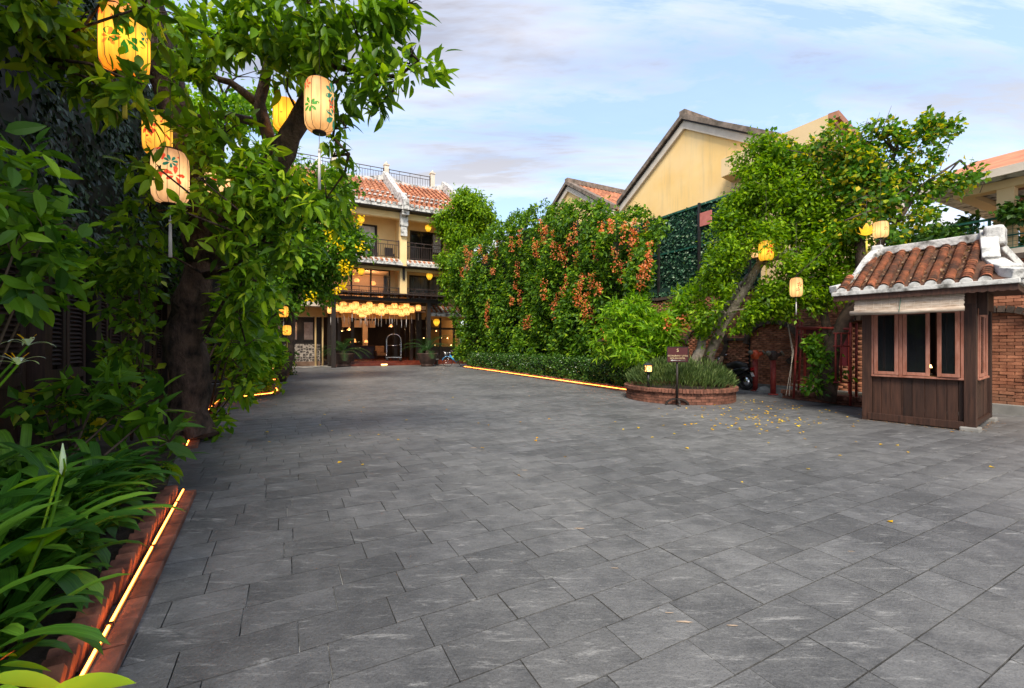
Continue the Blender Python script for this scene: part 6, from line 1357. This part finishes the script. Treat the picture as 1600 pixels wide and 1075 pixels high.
# side window
fr = MB(); fr.box(W - .09, W + .02, .2, 1.3, .87, .905); fr.box(W - .09, W, .2, 1.3, 2.05, 2.12); fr.box(W - .09, W, .2, .25, .905, 2.05); fr.box(W - .09, W, 1.25, 1.3, .905, 2.05)
sf = fr.build('window_frame', M_SASH, kk, bevel=.004)
o_ = sash(0, .5, 0, sf, z1=2.04); o_.location = (W - .0, .26, 0); o_.rotation_euler = (0, 0, R(90))
o_ = sash(0, .46, 0, sf, z1=2.04); o_.location = (W - .03, .78, 0); o_.rotation_euler = (0, 0, R(90))
planks(1, 1.3, Dp - .15, W - .05, .87, 2.42, [1, 1, 1])
MB().box(.0, W, -.02, .1, 2.2, 2.45).build('lintel', M_WOODK, kk); MB().box(W - .1, W + .02, .1, Dp, 2.12, 2.45).build('lintel', M_WOODK, kk)
MB().box(W + .02, W + .12, .1, .2, 2.0, 2.4).build('bracket', M_WOODK, kk)
# scalloped fascia
def scallop(p0, p1, z0, z1, n):
    p0, p1 = Vector(p0), Vector(p1); d = (p1 - p0); m_ = MB(); nrm = Vector((d.y, -d.x, 0)).normalized() * .02; pts = []
    for i in range(n * 4 + 1):
        t_ = i / (n * 4); pts.append(p0 + d * t_ + Vector((0, 0, z0 - .018 * abs(math.sin(math.pi * t_ * n)))))
    top = [p0 + d * (i / (n * 4)) + Vector((0, 0, z1)) for i in range(n * 4 + 1)]; k = len(pts)
    m_.add(pts + top + [q + nrm for q in pts] + [q + nrm for q in top], [(i, i + 1, k + i + 1, k + i) for i in range(k - 1)] + [(2 * k + i, 3 * k + i, 3 * k + i + 1, 2 * k + i + 1) for i in range(k - 1)] + [(i, 2 * k + i, 2 * k + i + 1, i + 1) for i in range(k - 1)])
    return m_.build('scalloped_fascia', M_WOODK, kk)
ex0, ex1, ey0, ey1 = -.36, W + .5, -.4, Dp + .4
scallop((ex0, ey0 + .02, 0), (ex1, ey0 + .02, 0), 2.36, 2.45, 22); scallop((ex1 - .02, ey0, 0), (ex1 - .02, ey1, 0), 2.36, 2.45, 22)
m_ = MB(); m_.box(ex0 - .02, ex1 + .02, ey0 - .04, ey0 + .1, 2.452, 2.53); m_.box(ex1 - .1, ex1 + .04, ey0 + .1, ey1, 2.452, 2.53); m_.box(ex0 - .02, ex0 + .1, ey0 + .1, ey1, 2.452, 2.53); m_.build('white_gutter', M_WHITE, kk, bevel=.01)
MB().box(ex0 + .1, ex1 - .1, ey0 + .1, ey1, 2.452, 2.47).build('soffit', M_WOODD, kk)
yr, zr = Dp / 2, 3.36; rx0, rx1 = .02, W + .02
m_ = MB(); m_.add([(ex0, ey0, 2.52), (ex1, ey0, 2.52), (rx1, yr, zr), (rx0, yr, zr), (ex0, ey1, 2.52), (ex1, ey1, 2.52)], [(0, 1, 2, 3), (4, 3, 2, 5), (0, 3, 4), (1, 5, 2), (0, 4, 5, 1)]); m_.build('roof_bed', surf('mossy_roof_bed', (.05, .03, .02), (.16, .07, .04), 6, .9, .2), kk)
# tile columns: overlapping half-round tiles
P_ = []; M_ = []; E_P = []; pitch = .215; sl_ = math.hypot(yr - ey0, zr - 2.52); d = np.array([0, (yr - ey0) / sl_, (zr - 2.52) / sl_]); nr = np.array([0, -d[2], d[1]]); rowL = .075
ncol = 10
for i in range(ncol):
    x = ex0 + .12 + i * pitch + .02
    # clipped by hips
    tmax = 1.0
    if x < rx0: tmax = (x - ex0) / (rx0 - ex0)
    if x > rx1 - .05: tmax = max(.12, (ex1 - x) / (ex1 - rx1) * .35)
    nr_ = max(1, int(sl_ * tmax * .97 / rowL))
    for j in range(nr_):
        p = np.array([x + rng.normal() * .003, ey0 + .02, 2.545]) + d * (j * rowL) + nr * .012
        y = d * rowL * 1.7 - nr * .035; P_.append(p + nr * .02); M_.append(np.stack([np.array([1, 0, 0]) * .148 * rng.uniform(.97, 1.04), y, nr * .15], 1))
    MBc = MB(); a_ = [(math.cos(t_) * .078, math.sin(t_) * .075) for t_ in np.linspace(0, math.pi, 9)]
    MBc.prism([(x + q, 2.53 + w2) for q, w2 in a_] + [(x - .078, 2.53)], 1, ey0 - .03, ey0 + .09); MBc.build('eave_end_plug', M_WHITE, kk, bevel=.006)
scatter('roof_tile', M_TILE, half_tile(.5, 6, .86), P_, M_, kk, 300, 'roof_tiles', smooth=False)
# hips, ridge as weathered whitewashed masonry
def band(pts, w_, h, nm='hip_ridge'):
    m_ = MB(); pts = [Vector(p) for p in pts]
    for a, b in zip(pts[:-1], pts[1:]): m_.bar(a - (b - a).normalized() * .02, b, w_, h)
    return m_.build(nm, M_WHITE, kk, bevel=.015)
band([(rx0 - .06, yr, zr + .08), (rx1 + .06, yr, zr + .09)], .16, .16, 'ridge')
band([(rx0, yr - .02, zr + .1), (rx0 - .08, yr * .7, zr - .1), (rx0 - .17, .25, 2.86), (rx0 - .26, -.05, 2.68), (ex0 - .02, ey0 + .05, 2.6)], .17, .13)
band([(rx0, yr + .02, zr + .1), (rx0 - .08, yr * 1.3, zr - .1), (ex0, ey1, 2.6)], .17, .13)
band([(rx1 + .02, yr - .02, zr + .14), (rx1 + .06, yr * .72, zr - .08), (rx1 + .12, .3, 2.92)], .22, .2)
band([(rx1 + .14, .34, 2.9), (rx1 + .26, .1, 2.76), (ex1 - .1, ey0 + .18, 2.68)], .26, .18); band([(ex1 - .14, ey0 + .2, 2.66), (ex1 + .02, ey0 + .02, 2.6)], .2, .16)
band([(rx1, yr + .02, zr + .1), (ex1, ey1, 2.6)], .2, .15)
m_ = MB(); m_.box(rx1 - .02, rx1 + .24, yr - .26, yr + .2, zr - .1, zr + .25); m_.build('ridge_end_block', M_WHITE, kk, bevel=.05)
m_ = MB(); m_.box(rx0 - .08, rx0 + .1, yr - .1, yr + .1, zr + .02, zr + .22); m_.build('ridge_end_block', M_WHITE, kk, bevel=.03)
# leaf litter on roof
n = 420; tt = rng.random(n) ** 1.0; x = ex0 + .12 + pitch * .5 + rng.integers(0, 8, n) * pitch + rng.normal(size=n) * .035; P = np.stack([x, ey0 + .05 + tt * (yr - ey0) * .95, 2.57 + tt * (zr - 2.52) * .95 + .012 + rng.random(n) * .02], 1); ok = (x > rx0 - .3 + tt * .3) & (x < rx1 - .02); P = P[ok]; n = len(P)
lt = thing('leaf_litter', 'dry brown leaves caught in the gutters between the kiosk roof tiles', 'leaves', kp, KR); lt['kind'] = 'stuff'
scatter('dry_leaves', L_BROWN, LEAF_R, P, basis(rdir(n) + np.array([0, .0, 0]), rdir(n) * .5 + np.array([0, -.4, 1.])) * rng.uniform(.035, .06, n)[:, None, None], lt, 0, 'dry_leaves')
# rolled bamboo blind
bb = thing('bamboo_blind', 'faded rolled bamboo blind hung over the kiosk front window', 'blind', kp + Vector((0, 0, 0)), KR)
for i in range(22):
    z = 2.385 - i * .0118; MB().box(-.03 + random.uniform(-.006, .006), 1.47 + random.uniform(-.008, .008), -.30 - i * .0035, -.293 - i * .0035, z - .0052, z + .0052).build('bamboo_slat', M_BAMB, bb)
m_ = MB(); m_.tube([(-.08, -.40, 2.10), (.7, -.40, 2.085), (1.48, -.40, 2.095)], .042, 12); m_.build('rolled_slats', M_BAMB, bb)
st = MB()
for i in range(13): x = .04 + i * .115; st.bar((x, -.303, 2.39), (x, -.383, 2.12), .004, .002, (0, 1, 0))
st.build('binding_threads', M_TRIM, bb); MB().bar((.66, -.31, 2.4), (.66, -.46, 2.08), .008, .008, (0, 1, 0)).build('pull_cord', M_GREENMETAL, bb)
MB().box(-.02, 1.47, -.33, -.29, 2.39, 2.42).build('head_rail', M_WOODK, bb)
# reflections inside kiosk: desk lamp glints
kl = thing('desk_lamp', 'tiny lit lamp seen through the kiosk window', 'lamp', kp + Matrix.Rotation(KR, 3, 'Z') @ Vector((.85, .8, .9)), KR)
MB().lathe([(.05, 0), (.05, .02), (.01, .04), (.01, .15)], n=8).build('base', M_BRASS, kl); MB().lathe([(.04, .14), (.02, .2)], n=8).build('lamp_shade', M_BULB, kl)

kd = thing('kiosk_debris', 'thin line of dirt and dry leaves gathered at the foot of the kiosk', 'debris', kp, KR); kd['kind'] = 'stuff'
n = 260; sd_ = rng.random(n) < .55; x = np.where(sd_, rng.uniform(-.05, W, n), W + np.abs(rng.normal(size=n)) * .06); y = np.where(sd_, -.03 - np.abs(rng.normal(size=n)) * .05, rng.uniform(0, Dp, n))
scatter('dirt', L_BROWN, LEAF_R, np.stack([x, y, np.full(n, .01)], 1), basis(rdir(n) * np.array([1, 1, .15]), rdir(n) * .3 + np.array([0, 0, 1.])) * rng.uniform(.012, .035, n)[:, None, None], kd, 0, 'dirt')
# ================================================================== FALLEN LEAVES
pts = []
for _ in range(230):
    c = (random.gauss(1190, 75), random.gauss(645, 17))
    if c[1] > 617 + max(0, (c[0] - 1100)) * .1 and c[0] < 1420: pts.append(c)
for _ in range(60): pts.append((random.uniform(330, 1500), 580 + abs(random.gauss(0, 1)) * 90))
for c in [(420, 676), (424, 692), (430, 633), (453, 628), (1545, 730), (1395, 818), (1160, 753), (1070, 700), (505, 648), (700, 640), (960, 660)]: pts.append(c)
P = []; 
for x, y in pts:
    if y < 1070 and y > 578: g_ = G(x, y); P.append((g_.x, g_.y, .008 + random.random() * .006))
P = np.array(P); inpl = np.hypot(P[:, 0] - pc.x, P[:, 1] - pc.y) > 1.5
P = P[inpl]; uv = np.stack([P[:, 0] * CY + P[:, 1] * SY, -P[:, 0] * SY + P[:, 1] * CY], 1)
P = P[(uv[:, 0] > -.8) & (uv[:, 0] < 13.4)]; n = len(P)
fl = thing('fallen_leaves', 'small yellow leaves scattered over the paving, thickest before the fire inlets', 'leaves', (0, 0, 0)); fl['kind'] = 'stuff'
a = rdir(n); a[:, 2] *= .15
scatter('yellow_leaves', L_DRY, LEAF_R, P, basis(a, rdir(n) * .25 + np.array([0, 0, 1.])) * rng.uniform(.04, .075, n)[:, None, None], fl, 0, 'yellow_leaves')
